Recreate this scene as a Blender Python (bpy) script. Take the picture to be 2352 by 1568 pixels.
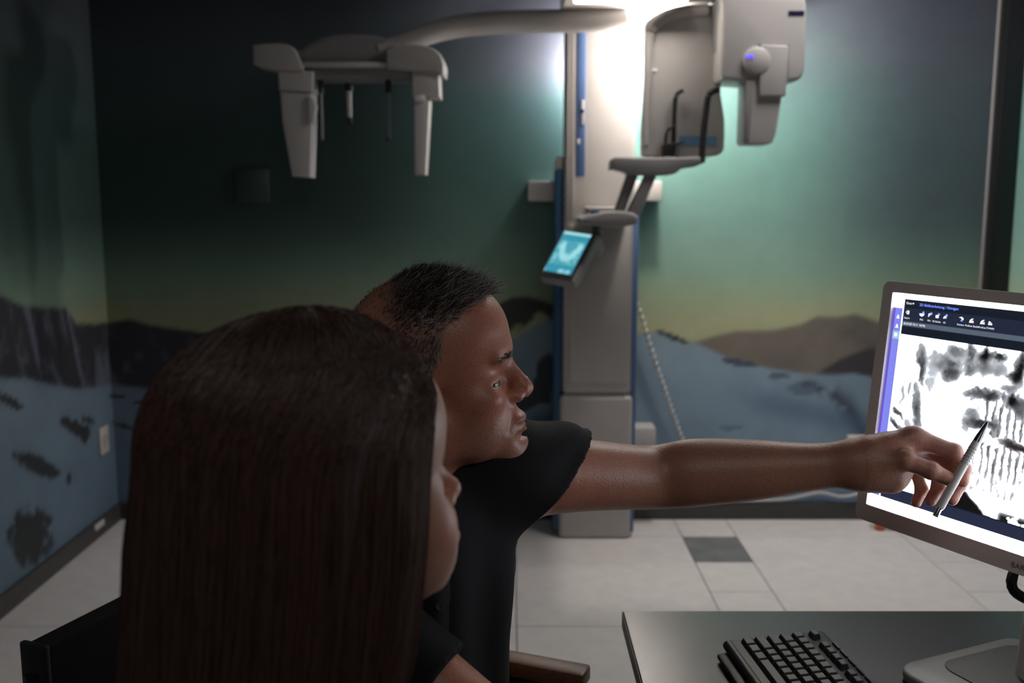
import bpy, bmesh, math, random
import numpy as np
from mathutils import Vector, Matrix

for o in list(bpy.data.objects):
    bpy.data.objects.remove(o, do_unlink=True)
SC = bpy.context.scene
COL = SC.collection

# ------------------------------------------------------------------ camera
cam_d = bpy.data.cameras.new('camera')
cam = bpy.data.objects.new('camera', cam_d)
COL.objects.link(cam)
cam.location = (0, 0, 1.42)
cam.rotation_euler = (math.radians(90 - 8.4), 0, 0)
cam_d.sensor_width = 36.0
cam_d.lens = 35.0
cam_d.clip_start = 0.05
cam_d.dof.use_dof = True
cam_d.dof.focus_distance = 1.22
cam_d.dof.aperture_fstop = 5.0
SC.camera = cam

# ------------------------------------------------------------------ world, lamps, exposure
SC.view_settings.view_transform = 'Standard'
SC.view_settings.look = 'None'
SC.view_settings.exposure = 0.0
SC.view_settings.gamma = 1.0
SC.view_settings.use_curve_mapping = False
world = bpy.data.worlds.new('world')
SC.world = world
world.use_nodes = True
wb = world.node_tree.nodes['Background']
wb.inputs['Color'].default_value = (0.9, 0.95, 1.0, 1)
wb.inputs['Strength'].default_value = 0.022


def lamp(name, kind, loc, power, color=(1, 1, 1), radius=0.05, rot=None, size=None, spread=None):
    d = bpy.data.lights.new(name, kind)
    d.energy = power
    d.color = color
    if kind == 'AREA':
        d.shape = 'RECTANGLE'
        d.size, d.size_y = size
        if spread:
            d.spread = spread
    else:
        d.shadow_soft_size = radius
    o = bpy.data.objects.new(name, d)
    COL.objects.link(o)
    o.location = loc
    if rot:
        o.rotation_euler = rot
    return o


# the lit lamp of the x-ray unit under its carriage, and a small one behind the column
lamp('machine_lamp', 'POINT', (0.60, 3.925, 2.0), 21.0, (1.0, 0.93, 0.86), 0.03)
lamp('column_lamp', 'POINT', (0.36, 4.19, 1.93), 12.0, (0.95, 0.93, 1.0), 0.03)
# dim ceiling panel over the free floor before the machine
lamp('ceiling_panel', 'AREA', (1.20, 3.27, 2.70), 17.0, (1.0, 0.95, 0.92), rot=(0, 0, 0), size=(0.6, 0.6))
lamp('room_fill', 'AREA', (0.3, -0.5, 2.55), 5.5, (1.0, 0.96, 0.92), rot=(math.radians(20), 0, 0), size=(1.2, 0.6))  # added unseen fill, standing in for room light behind the camera

# ------------------------------------------------------------------ helpers
MATS = {}


def nodes_of(m):
    return m.node_tree.nodes, m.node_tree.links


def mat(name, color, rough=0.5, metal=0.0, vary=0.08, scale=40.0, bump=0.0, emit=None, strength=0.0,
        coat=0.0, spec=0.5, alpha=1.0, trans=0.0, stretch=None):
    if name in MATS:
        return MATS[name]
    m = bpy.data.materials.new(name)
    m.use_nodes = True
    N, L = nodes_of(m)
    b = N['Principled BSDF']
    b.inputs['Roughness'].default_value = rough
    b.inputs['Metallic'].default_value = metal
    b.inputs['Specular IOR Level'].default_value = spec
    b.inputs['Coat Weight'].default_value = coat
    b.inputs['Transmission Weight'].default_value = trans
    tc = N.new('ShaderNodeTexCoord')
    mp = N.new('ShaderNodeMapping')
    if stretch:
        mp.inputs['Scale'].default_value = stretch
    L.new(tc.outputs['Object'], mp.inputs['Vector'])
    no = N.new('ShaderNodeTexNoise')
    no.inputs['Scale'].default_value = scale
    no.inputs['Detail'].default_value = 4.0
    L.new(mp.outputs['Vector'], no.inputs['Vector'])
    rp = N.new('ShaderNodeValToRGB')
    c = np.array(color[:3])
    rp.color_ramp.elements[0].position = 0.3
    rp.color_ramp.elements[1].position = 0.7
    rp.color_ramp.elements[0].color = (*np.clip(c * (1 - vary), 0, 1), 1)
    rp.color_ramp.elements[1].color = (*np.clip(c * (1 + vary), 0, 1), 1)
    L.new(no.outputs['Fac'], rp.inputs['Fac'])
    L.new(rp.outputs['Color'], b.inputs['Base Color'])
    if bump:
        bu = N.new('ShaderNodeBump')
        bu.inputs['Strength'].default_value = bump
        bu.inputs['Distance'].default_value = 0.002
        L.new(no.outputs['Fac'], bu.inputs['Height'])
        L.new(bu.outputs['Normal'], b.inputs['Normal'])
    if emit is not None:
        b.inputs['Emission Color'].default_value = (*emit, 1)
        b.inputs['Emission Strength'].default_value = strength
    MATS[name] = m
    return m


def attr_mat(name, rough=0.5, spec=0.5, emit=0.0, noise=0.0, nscale=200.0, bump=0.0, sss=0.0, coat=0.0, aniso=0.0):
    """node material that reads the colour attribute 'col'; fine grain from a noise node"""
    m = bpy.data.materials.new(name)
    m.use_nodes = True
    N, L = nodes_of(m)
    b = N['Principled BSDF']
    b.inputs['Roughness'].default_value = rough
    b.inputs['Specular IOR Level'].default_value = spec
    b.inputs['Coat Weight'].default_value = coat
    at = N.new('ShaderNodeAttribute')
    at.attribute_name = 'col'
    out = at.outputs['Color']
    tc = N.new('ShaderNodeTexCoord')
    no = N.new('ShaderNodeTexNoise')
    no.inputs['Scale'].default_value = nscale
    no.inputs['Detail'].default_value = 5.0
    L.new(tc.outputs['Object'], no.inputs['Vector'])
    if noise:
        mr = N.new('ShaderNodeMapRange')
        mr.inputs['From Min'].default_value = 0.3
        mr.inputs['From Max'].default_value = 0.7
        mr.inputs['To Min'].default_value = 1 - noise
        mr.inputs['To Max'].default_value = 1 + noise
        L.new(no.outputs['Fac'], mr.inputs['Value'])
        vm = N.new('ShaderNodeVectorMath')
        vm.operation = 'SCALE'
        L.new(out, vm.inputs[0])
        L.new(mr.outputs['Result'], vm.inputs['Scale'])
        out = vm.outputs['Vector']
    if emit:
        b.inputs['Base Color'].default_value = (0.01, 0.01, 0.012, 1)
        L.new(out, b.inputs['Emission Color'])
        b.inputs['Emission Strength'].default_value = emit
    else:
        L.new(out, b.inputs['Base Color'])
    if bump:
        bu = N.new('ShaderNodeBump')
        bu.inputs['Strength'].default_value = bump
        bu.inputs['Distance'].default_value = 0.001
        L.new(no.outputs['Fac'], bu.inputs['Height'])
        L.new(bu.outputs['Normal'], b.inputs['Normal'])
    if sss:
        b.inputs['Subsurface Weight'].default_value = sss
        b.inputs['Subsurface Radius'].default_value = (0.012, 0.005, 0.003)
        b.inputs['Subsurface Scale'].default_value = 1.0
    return m


def tag(o, label=None, cat=None, group=None, kind=None):
    if label:
        o['label'] = label
    if cat:
        o['category'] = cat
    if group:
        o['group'] = group
    if kind:
        o['kind'] = kind
    return o


def empty(name, loc=(0, 0, 0), rz=0.0):
    o = bpy.data.objects.new(name, None)
    o.empty_display_size = 0.05
    COL.objects.link(o)
    o.location = loc
    o.rotation_euler = (0, 0, rz)
    return o


def link(name, me, m=None, parent=None, smooth=True):
    if m is not None:
        me.materials.append(m)
    if smooth:
        me.polygons.foreach_set('use_smooth', [True] * len(me.polygons))
    o = bpy.data.objects.new(name, me)
    COL.objects.link(o)
    if parent is not None:
        o.parent = parent
        # geometry is given in world space: cancel the parent's placement
        o.matrix_parent_inverse = parent_world(parent).inverted()
    return o


def parent_world(p):
    M = Matrix.LocRotScale(p.location, p.rotation_euler.to_quaternion(), p.scale)
    if p.parent is not None:
        return parent_world(p.parent) @ p.matrix_parent_inverse @ M
    return M


def pyd(name, V, Fs, m=None, parent=None, smooth=True, col=None):
    me = bpy.data.meshes.new(name)
    V = np.asarray(V, dtype=np.float32)
    if isinstance(Fs, np.ndarray):
        k = Fs.shape[1]
        me.vertices.add(len(V))
        me.vertices.foreach_set('co', V.ravel())
        me.loops.add(Fs.size)
        me.loops.foreach_set('vertex_index', Fs.ravel().astype(np.int32))
        me.polygons.add(len(Fs))
        me.polygons.foreach_set('loop_start', np.arange(0, Fs.size, k, dtype=np.int32))
        me.update(calc_edges=True)
    else:
        me.from_pydata([tuple(map(float, v)) for v in V], [], [tuple(f) for f in Fs])
        me.update()
    if col is not None:
        a = me.color_attributes.new('col', 'FLOAT_COLOR', 'POINT')
        cc = np.ones((len(V), 4), dtype=np.float32)
        cc[:, :3] = col
        a.data.foreach_set('color', cc.ravel())
    return link(name, me, m, parent, smooth)


def sharp(o, angle=35):
    """smooth shading with sharp edges kept"""
    me = o.data
    bm = bmesh.new()
    bm.from_mesh(me)
    lim = math.radians(angle)
    for e in bm.edges:
        if len(e.link_faces) == 2:
            e.smooth = e.calc_face_angle(0.0) < lim
    bm.to_mesh(me)
    bm.free()
    return o


def box(name, lo, hi, m, parent=None, bev=0.0, seg=2, M=None):
    bm = bmesh.new()
    bmesh.ops.create_cube(bm, size=1.0)
    lo = Vector(lo)
    hi = Vector(hi)
    for v in bm.verts:
        v.co = Vector([(lo[i] + hi[i]) / 2 + v.co[i] * (hi[i] - lo[i]) for i in range(3)])
    if bev:
        bmesh.ops.bevel(bm, geom=bm.edges[:], offset=bev, segments=seg, affect='EDGES', profile=0.5)
    if M is not None:
        bmesh.ops.transform(bm, matrix=M, verts=bm.verts[:])
    me = bpy.data.meshes.new(name)
    bm.to_mesh(me)
    bm.free()
    o = link(name, me, m, parent)
    return sharp(o, 40) if bev else sharp(o, 20)


def prism(name, pts, y0, y1, m, parent=None, bev=0.006, seg=3, M=None):
    """outline in (x, z), extruded along y"""
    bm = bmesh.new()
    a = sum(pts[i][0] * pts[(i + 1) % len(pts)][1] - pts[(i + 1) % len(pts)][0] * pts[i][1] for i in range(len(pts)))
    if a < 0:
        pts = pts[::-1]
    f = bm.faces.new([bm.verts.new((p[0], y0, p[1])) for p in pts])
    r = bmesh.ops.extrude_face_region(bm, geom=[f])
    vs = [g for g in r['geom'] if isinstance(g, bmesh.types.BMVert)]
    for v in vs:
        v.co.y = y1
    bmesh.ops.recalc_face_normals(bm, faces=bm.faces[:])
    if bev:
        es = [e for e in bm.edges if abs(e.verts[0].co.y - e.verts[1].co.y) < 1e-6]
        bmesh.ops.bevel(bm, geom=es, offset=bev, segments=seg, affect='EDGES', profile=0.5, clamp_overlap=True)
    if M is not None:
        bmesh.ops.transform(bm, matrix=M, verts=bm.verts[:])
    me = bpy.data.meshes.new(name)
    bm.to_mesh(me)
    bm.free()
    return sharp(link(name, me, m, parent), 32)


def catmull(P, n=6):
    P = [np.array(p, float) for p in P]
    out = []
    for i in range(len(P) - 1):
        p0 = P[max(i - 1, 0)]
        p1, p2 = P[i], P[i + 1]
        p3 = P[min(i + 2, len(P) - 1)]
        for k in range(n):
            t = k / n
            out.append(0.5 * ((2 * p1) + (-p0 + p2) * t + (2 * p0 - 5 * p1 + 4 * p2 - p3) * t * t + (-p0 + 3 * p1 - 3 * p2 + p3) * t ** 3))
    out.append(P[-1])
    return np.array(out)


def tube(name, path, rad, m, parent=None, sides=12, n=6, smooth_path=True, flat=1.0, upv=(0, 0, 1)):
    P = catmull(path, n) if smooth_path else np.array(path, float)
    k = len(P)
    R = np.interp(np.linspace(0, 1, k), np.linspace(0, 1, len(rad)), rad) if np.ndim(rad) else np.full(k, rad)
    V, Fs = [], []
    for i in range(k):
        t = P[min(i + 1, k - 1)] - P[max(i - 1, 0)]
        t = t / (np.linalg.norm(t) + 1e-12)
        u = np.array(upv, float)
        if abs(t @ u) > 0.95:
            u = np.array([1.0, 0, 0]) if abs(t[0]) < 0.9 else np.array([0, 1.0, 0])
        s = np.cross(t, u)
        s /= np.linalg.norm(s)
        w = np.cross(s, t)
        for j in range(sides):
            a = 2 * math.pi * j / sides
            V.append(P[i] + R[i] * (math.cos(a) * s * flat + math.sin(a) * w))
    for i in range(k - 1):
        for j in range(sides):
            a = i * sides + j
            b2 = i * sides + (j + 1) % sides
            Fs.append((a, a + sides, b2 + sides, b2))
    Fs.append(tuple(range(sides)))
    Fs.append(tuple(range((k - 1) * sides, k * sides))[::-1])
    o = pyd(name, V, Fs, m, parent)
    bm = bmesh.new()
    bm.from_mesh(o.data)
    bmesh.ops.recalc_face_normals(bm, faces=bm.faces[:])
    bm.to_mesh(o.data)
    bm.free()
    return sharp(o, 60)


def lathe(name, prof, m, parent=None, seg=24, M=None):
    """profile of (radius, height) spun about z"""
    V, Fs = [], []
    k = len(prof)
    for j in range(seg):
        a = 2 * math.pi * j / seg
        for r_, h_ in prof:
            V.append((r_ * math.cos(a), r_ * math.sin(a), h_))
    for j in range(seg):
        for i in range(k - 1):
            a, b2 = j * k + i, ((j + 1) % seg) * k + i
            Fs.append((a, b2, b2 + 1, a + 1))
    bm = bmesh.new()
    vs = [bm.verts.new(v) for v in V]
    for f in Fs:
        try:
            bm.faces.new([vs[i] for i in f])
        except ValueError:
            pass
    bmesh.ops.remove_doubles(bm, verts=bm.verts[:], dist=1e-6)
    bmesh.ops.recalc_face_normals(bm, faces=bm.faces[:])
    if M is not None:
        bmesh.ops.transform(bm, matrix=M, verts=bm.verts[:])
    me = bpy.data.meshes.new(name)
    bm.to_mesh(me)
    bm.free()
    return sharp(link(name, me, m, parent), 40)


def align(p, q):
    """matrix taking the z axis to the direction p->q, origin at p"""
    p, q = Vector(p), Vector(q)
    return Matrix.Translation(p) @ (q - p).to_track_quat('Z', 'Y').to_matrix().to_4x4()


def hash2(ix, iy, seed=0):
    n = (ix * 374761393 + iy * 668265263 + seed * 974711) & 0x7fffffff
    n = ((n ^ (n >> 13)) * 1274126177) & 0x7fffffff
    return ((n ^ (n >> 16)) & 0xffff) / 65535.0


def vnoise(x, y, seed=0):
    x = np.asarray(x, float)
    y = np.asarray(y, float)
    ix = np.floor(x).astype(np.int64)
    iy = np.floor(y).astype(np.int64)
    fx, fy = x - ix, y - iy
    fx = fx * fx * (3 - 2 * fx)
    fy = fy * fy * (3 - 2 * fy)
    a, b2 = hash2(ix, iy, seed), hash2(ix + 1, iy, seed)
    c, d = hash2(ix, iy + 1, seed), hash2(ix + 1, iy + 1, seed)
    return (a * (1 - fx) + b2 * fx) * (1 - fy) + (c * (1 - fx) + d * fx) * fy


def fbm(x, y, seed=0, oct=4):
    s, a, t = 0, 0.5, 0
    for i in range(oct):
        s = s + a * vnoise(x * 2 ** i, y * 2 ** i, seed + i)
        t += a
        a *= 0.5
    return s / t


def step(e0, e1, x):
    t = np.clip((x - e0) / (e1 - e0), 0, 1)
    return t * t * (3 - 2 * t)


def mix(a, b, t):
    return a * (1 - t)[..., None] + np.asarray(b) * t[..., None]


# ------------------------------------------------------------------ materials
M_black = mat('black_plastic', (0.012, 0.012, 0.013), 0.45, vary=0.15)
M_white = mat('white_plastic', (0.60, 0.57, 0.55), 0.32, vary=0.03, scale=8)
M_grey = mat('pale_grey_plastic', (0.48, 0.455, 0.44), 0.4, vary=0.03, scale=8)
M_greyd = mat('mid_grey_plastic', (0.27, 0.26, 0.26), 0.45, vary=0.04, scale=10)
M_blue = mat('blue_plastic', (0.095, 0.16, 0.33), 0.35, vary=0.06, scale=10)
M_blued = mat('deep_blue_plastic', (0.03, 0.10, 0.22), 0.4, vary=0.06, scale=10)
M_rubber = mat('black_rubber', (0.015, 0.015, 0.016), 0.6, vary=0.2, scale=300, bump=0.3)
M_chrome = mat('chrome', (0.75, 0.75, 0.76), 0.15, 1.0, vary=0.02)
M_clear = mat('clear_acrylic', (0.9, 0.95, 0.95), 0.05, vary=0.01, trans=0.9)
M_base = mat('baseboard_dark', (0.060, 0.058, 0.055), 0.55, vary=0.1, scale=15)
M_grout = mat('floor_grout', (0.13, 0.115, 0.11), 0.9, vary=0.1, scale=60)
M_tile = mat('floor_tile_pale', (0.78, 0.735, 0.72), 0.5, vary=0.05, scale=14, bump=0.05)
M_tiled = mat('floor_tile_grey', (0.20, 0.205, 0.205), 0.5, vary=0.25, scale=9, bump=0.05)
M_ceil = mat('ceiling_paint', (0.10, 0.10, 0.11), 0.9, vary=0.05)
M_desk = mat('desk_laminate', (0.007, 0.007, 0.007), 0.27, vary=0.25, scale=120, bump=0.05, spec=1.0)
M_desk.node_tree.nodes['Principled BSDF'].inputs['IOR'].default_value = 1.55
M_deske = mat('desk_edging', (0.012, 0.012, 0.012), 0.5)
M_wood = mat('brown_armrest_wood', (0.16, 0.065, 0.035), 0.42, vary=0.3, scale=30, stretch=(1, 8, 8))

# ------------------------------------------------------------------ room
XL, XR, YB, ZC = -1.74, 2.09, 4.25, 2.75


def lerp_line(pts, x):
    p = sorted(pts)
    return np.interp(x, [a for a, _ in p], [b for _, b in p])


def mural(s, z):
    """printed mountain panorama; s runs along the unrolled walls (back wall: s = x)"""
    n1 = fbm(s * 6, z * 6, 3)
    n2 = fbm(s * 18, z * 18, 11)
    # sky
    zz = [0.6, 0.86, 0.93, 1.02, 1.12, 1.3, 1.55, 1.8, 2.0, 2.2, 2.7]
    cr = [0.34, 0.335, 0.30, 0.225, 0.175, 0.130, 0.105, 0.115, 0.15, 0.12, 0.06]
    cg = [0.35, 0.35, 0.335, 0.31, 0.285, 0.235, 0.21, 0.21, 0.20, 0.14, 0.065]
    cb = [0.22, 0.215, 0.21, 0.215, 0.225, 0.205, 0.185, 0.20, 0.215, 0.165, 0.085]
    w = z + 0.10 * (fbm(s * 0.9, z * 5, 21) - 0.5)
    sky = np.stack([np.interp(w, zz, cr), np.interp(w, zz, cg), np.interp(w, zz, cb)], -1)
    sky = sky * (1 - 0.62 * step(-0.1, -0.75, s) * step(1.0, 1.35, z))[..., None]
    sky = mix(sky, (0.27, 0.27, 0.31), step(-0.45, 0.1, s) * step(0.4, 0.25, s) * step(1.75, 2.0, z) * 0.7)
    right_dark = step(1.05, 1.75, s) * step(0.9, 1.4, z)
    sky = mix(sky, (0.055, 0.06, 0.085), right_dark * 0.75)  # upper sky darker towards the right
    C = sky
    # far brown range
    br = lerp_line([(0.759, 0.781), (0.871, 0.815), (0.964, 0.838), (1.133, 0.842), (1.244, 0.866), (1.317, 0.904), (1.393, 0.898), (1.476, 0.91), (1.581, 0.876), (1.73, 0.885), (2.016, 0.819), (3, 0.9)], s)
    t = step(0.012, -0.012, z - br) * step(0.70, 0.76, s)
    C = mix(C, (0.155, 0.135, 0.115), t)
    C = mix(C, (0.105, 0.095, 0.085), t * step(0.9, 1.4, s) * step(0.5, 0.9, n1 + 0.25))
    d2 = lerp_line([(1.25, 0.60), (1.329, 0.657), (1.42, 0.714), (1.531, 0.762), (1.736, 0.781), (2.02, 0.762), (3, 0.8)], s)
    C = mix(C, (0.050, 0.045, 0.050), step(0.014, -0.014, z - d2 - 0.01 * (n2 - 0.5)) * step(1.25, 1.33, s))
    # snow field, right of the column
    sr = lerp_line([(-0.2, 0.72), (-0.049, 0.78), (0.008, 0.80), (0.101, 0.866), (0.185, 0.904), (0.3, 0.87), (0.542, 0.828), (0.645, 0.834), (0.693, 0.8), (0.797, 0.785), (0.949, 0.714), (1.101, 0.676), (1.272, 0.651), (1.404, 0.647), (1.48, 0.653), (1.556, 0.638), (1.749, 0.57), (3, 0.5)], s)
    t = step(0.008, -0.008, z - sr) * step(-0.25, -0.15, s)
    snow = np.stack([np.interp(z, [0, 0.4, 0.8], [0.135, 0.17, 0.195]), np.interp(z, [0, 0.4, 0.8], [0.20, 0.245, 0.265]), np.interp(z, [0, 0.4, 0.8], [0.28, 0.315, 0.325])], -1)
    snow = snow * (0.85 + 0.3 * n1)[..., None]
    C = C * (1 - t)[..., None] + snow * t[..., None]
    gz = lerp_line([(1.1, 0.66), (1.178, 0.651), (1.311, 0.619), (1.408, 0.57), (1.488, 0.493), (1.551, 0.376), (1.75, 0.25), (2.2, 0.1)], s)
    g = np.exp(-((z - gz + 0.02) / (0.018 + 0.05 * step(1.25, 1.5, s))) ** 2) * step(1.1, 1.2, s) * step(0.40, 0.6, n2 + 0.2 * step(1.3, 1.5, s))
    C = mix(C, (0.045, 0.05, 0.075), np.clip(g, 0, 1) * 0.9)
    sh = np.exp(-((z - 0.5 + 0.25 * (s - 1.2)) / 0.06) ** 2) * step(0.85, 1.2, s) * t
    C = mix(C, (0.07, 0.115, 0.19), np.clip(sh, 0, 1) * 0.6)

    def patch(px, pz, wx, wz, slope=0.0, seed=5, col=(0.045, 0.05, 0.055), k=1.0):
        nonlocal C
        q = ((s - px) / wx) ** 2 + ((z - pz - slope * (s - px)) / wz) ** 2 + 1.6 * (fbm(s * 28, z * 28, seed) - 0.5)
        C = mix(C, col, step(1.15, 0.75, q) * k)
    patch(0.70, 0.808, 0.07, 0.014, -0.42)
    patch(0.985, 0.70, 0.075, 0.016, -0.2, 7, (0.06, 0.075, 0.10))
    patch(1.15, 0.64, 0.05, 0.016, 0, 8, (0.07, 0.09, 0.12), 0.8)
    patch(1.26, 0.585, 0.07, 0.03, 0, 9, (0.06, 0.085, 0.12), 0.6)
    patch(0.95, 0.41, 0.05, 0.012, 0, 10, (0.07, 0.11, 0.16), 0.7)
    # dark rocks beside the column
    rr = lerp_line([(-0.25, 0.86), (-0.142, 0.90), (-0.067, 0.951), (-0.002, 0.983), (0.063, 0.989), (0.119, 0.974), (0.185, 0.951), (0.24, 0.9), (0.3, 0.84)], s)
    lo = lerp_line([(-0.25, 0.60), (-0.06, 0.72), (0.0, 0.84), (0.06, 0.88), (0.12, 0.915), (0.2, 0.915), (0.3, 0.86)], s)
    t = step(0.010, -0.010, z - rr) * step(-0.02, 0.02, z - lo + 0.10 * (n2 - 0.5)) * step(-0.3, -0.2, s) * step(0.3, 0.26, s)
    C = mix(C, (0.045, 0.05, 0.045), t)
    patch(0.15, 0.63, 0.05, 0.11, 0.6, 31, (0.04, 0.05, 0.06))
    patch(0.06, 0.53, 0.10, 0.05, 0.5, 32, (0.04, 0.05, 0.06))
    # left range of rock, with the snow field below it (runs onto the left wall)
    rk = lerp_line([(-3.6, 1.25), (-2.9, 1.16), (-2.62, 1.085), (-2.445, 1.021), (-2.13, 0.989), (-2.05, 0.906), (-1.80, 0.883), (-1.74, 0.872), (-1.64, 0.895), (-1.566, 0.866), (-1.418, 0.844), (-1.1, 0.80), (-0.7, 0.82), (-0.3, 0.86), (-0.2, 0.88)], s)
    t = step(0.012, -0.012, z - rk - 0.02 * (n2 - 0.5)) * step(-0.16, -0.24, s)
    st = fbm(s * 16 + z * 5, z * 3.2, 40)
    rock = mix(np.zeros(s.shape + (3,)) + np.array([0.045, 0.045, 0.055]), (0.17, 0.19, 0.25), step(0.50, 0.68, st) * step(-1.5, -1.85, s) * 0.8)
    rock = mix(rock, (0.12, 0.14, 0.17), step(0.62, 0.75, n2) * 0.5)
    C = C * (1 - t)[..., None] + rock * t[..., None]
    sl = lerp_line([(-3.6, 0.83), (-2.67, 0.803), (-2.49, 0.77), (-2.26, 0.698), (-2.07, 0.648), (-1.84, 0.616), (-1.74, 0.603), (-1.657, 0.594), (-1.469, 0.57), (-1.092, 0.513), (-0.2, 0.5)], s)
    t = step(0.010, -0.010, z - sl) * step(-0.16, -0.24, s)
    C = C * (1 - t)[..., None] + (snow * 1.05) * t[..., None]
    for a in [(-2.62, 0.715, 0.10, 0.018, -0.45, 51), (-2.11, 0.50, 0.14, 0.03, -0.45, 52), (-2.03, 0.455, 0.05, 0.035, 0.0, 56), (-2.0, 0.505, 0.07, 0.014, -0.3, 53), (-2.44, 0.435, 0.18, 0.035, -0.45, 54), (-2.20, 0.315, 0.02, 0.025, 0, 55),
              (-2.53, 0.20, 0.17, 0.105, -0.25, 57), (-1.72, 0.55, 0.05, 0.008, -0.1, 58), (-1.60, 0.52, 0.05, 0.010, -0.2, 59), (-1.70, 0.42, 0.06, 0.010, -0.3, 60), (-1.52, 0.47, 0.07, 0.010, -0.1, 61)]:
        patch(a[0], a[1], a[2], a[3], a[4], a[5])
    C = C * (1 - 0.20 * step(-0.3, -1.6, s))[..., None]  # left end darkened: weaker light put into the mural colours
    C = C * (1 + 0.5 * step(0.1, 0.45, s) * step(1.9, 1.2, s))[..., None]  # lamp light painted into the mural colours right of the column
    return np.clip(C * (0.94 + 0.12 * n2)[..., None], 0.004, 1)


M_mural = attr_mat('mural_print', rough=0.62, spec=0.3, noise=0.05, nscale=350)


def mural_wall(name, P0, P1, s0, s1, z1, h=0.0125):
    P0, P1 = np.array(P0, float), np.array(P1, float)
    n = int(np.linalg.norm(P1 - P0) / h)
    k = int(z1 / h)
    u, v = np.meshgrid(np.linspace(0, 1, n + 1), np.linspace(0, 1, k + 1), indexing='ij')
    V = np.zeros((n + 1, k + 1, 3))
    V[..., 0] = P0[0] + (P1[0] - P0[0]) * u
    V[..., 1] = P0[1] + (P1[1] - P0[1]) * u
    V[..., 2] = z1 * v
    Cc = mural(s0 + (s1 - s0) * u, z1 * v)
    i = np.arange((n + 1) * (k + 1)).reshape(n + 1, k + 1)
    Fq = np.stack([i[:-1, :-1], i[1:, :-1], i[1:, 1:], i[:-1, 1:]], -1).reshape(-1, 4)
    return tag(pyd(name, V.reshape(-1, 3), Fq, M_mural, col=Cc.reshape(-1, 3), smooth=False), kind='structure')


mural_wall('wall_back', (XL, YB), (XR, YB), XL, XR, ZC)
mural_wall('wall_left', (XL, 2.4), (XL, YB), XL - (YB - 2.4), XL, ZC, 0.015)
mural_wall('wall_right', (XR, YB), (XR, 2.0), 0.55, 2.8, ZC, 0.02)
o = box('wall_left_front', (XL - 0.1, -1.2, 0), (XL, 2.4, ZC), mat('plain_wall_paint', (0.25, 0.27, 0.28), 0.8, vary=0.04))
o.name = 'wall_left_near'
tag(o, kind='structure')
tag(box('wall_right_near', (XR, -1.2, 0), (XR + 0.1, 2.0, ZC), MATS['plain_wall_paint']), kind='structure')
tag(box('ceiling', (XL - 0.1, -1.2, ZC), (XR + 0.1, YB + 0.1, ZC + 0.08), M_ceil), kind='structure')
tag(box('baseboard_back', (XL, YB - 0.016, 0), (XR, YB, 0.075), M_base, bev=0.003), kind='structure')
o = tag(box('baseboard_left', (XL, -1.2, 0), (XL + 0.016, YB - 0.016, 0.075), M_base, bev=0.003), kind='structure')
box('cable_clip', (XL + 0.0155, 3.95, 0.045), (XL + 0.024, 4.04, 0.07), M_white, o, bev=0.002)
tag(box('baseboard_right', (XR - 0.016, 1.0, 0), (XR, YB - 0.1, 0.075), M_base, bev=0.003), kind='structure')
o = tag(box('trim_1', (2.004, YB - 0.075, 0), (XR, YB - 0.0005, ZC), mat('black_trim_metal', (0.008, 0.008, 0.009), 0.35), bev=0.006), kind='structure')
tube('trim_bead', [(2.0, YB - 0.012, 0.08), (2.0, YB - 0.012, ZC - 0.01)], 0.008, M_greyd, o, sides=8, smooth_path=False)

floor = tag(box('floor', (XL - 0.1, -1.2, -0.06), (XR + 0.1, YB + 0.1, -0.004), M_grout), kind='structure')
GAP = 0.0035
xs = [(-1.74, -1.341), (-1.341, -1.113), (-1.113, -0.213), (-0.213, 0.015), (0.015, 0.715), (0.715, 0.943), (0.943, 1.643), (1.643, 1.871), (1.871, 2.09)]
tile_mesh = {}


def tile(x0, x1, y0, y1, m):
    w, d = round(x1 - x0, 3), round(y1 - y0, 3)
    key = (w, d, m.name)
    if key not in tile_mesh:
        bm = bmesh.new()
        bmesh.ops.create_cube(bm, size=1.0)
        for v in bm.verts:
            v.co = Vector((v.co.x * (w - GAP), v.co.y * (d - GAP), (v.co.z - 0.5) * 0.012))
        bmesh.ops.bevel(bm, geom=[e for e in bm.edges if e.verts[0].co.z > -0.001 and e.verts[1].co.z > -0.001], offset=0.0012, segments=1, affect='EDGES')
        me = bpy.data.meshes.new('tile')
        bm.to_mesh(me)
        bm.free()
        me.materials.append(m)
        tile_mesh[key] = me
    t = bpy.data.objects.new('tile', tile_mesh[key])
    COL.objects.link(t)
    t.parent = floor
    t.location = ((x0 + x1) / 2, (y0 + y1) / 2, 0)


for x0, x1 in xs:
    narrow = abs((x1 - x0) - 0.228) < 0.002
    dy = 0.2925 if narrow else 0.8775
    y = 4.014
    tile(x0, x1, 4.014, 4.165, M_tile)
    tile(x0, x1, 4.165, 4.25, M_tile)
    k = 0
    while y > 0.6:
        dark = narrow and k % 4 == 0 and abs(x0 - 0.715) < 0.01
        tile(x0, x1, y - dy, y, M_tiled if dark else M_tile)
        y -= dy
        k += 1

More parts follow.
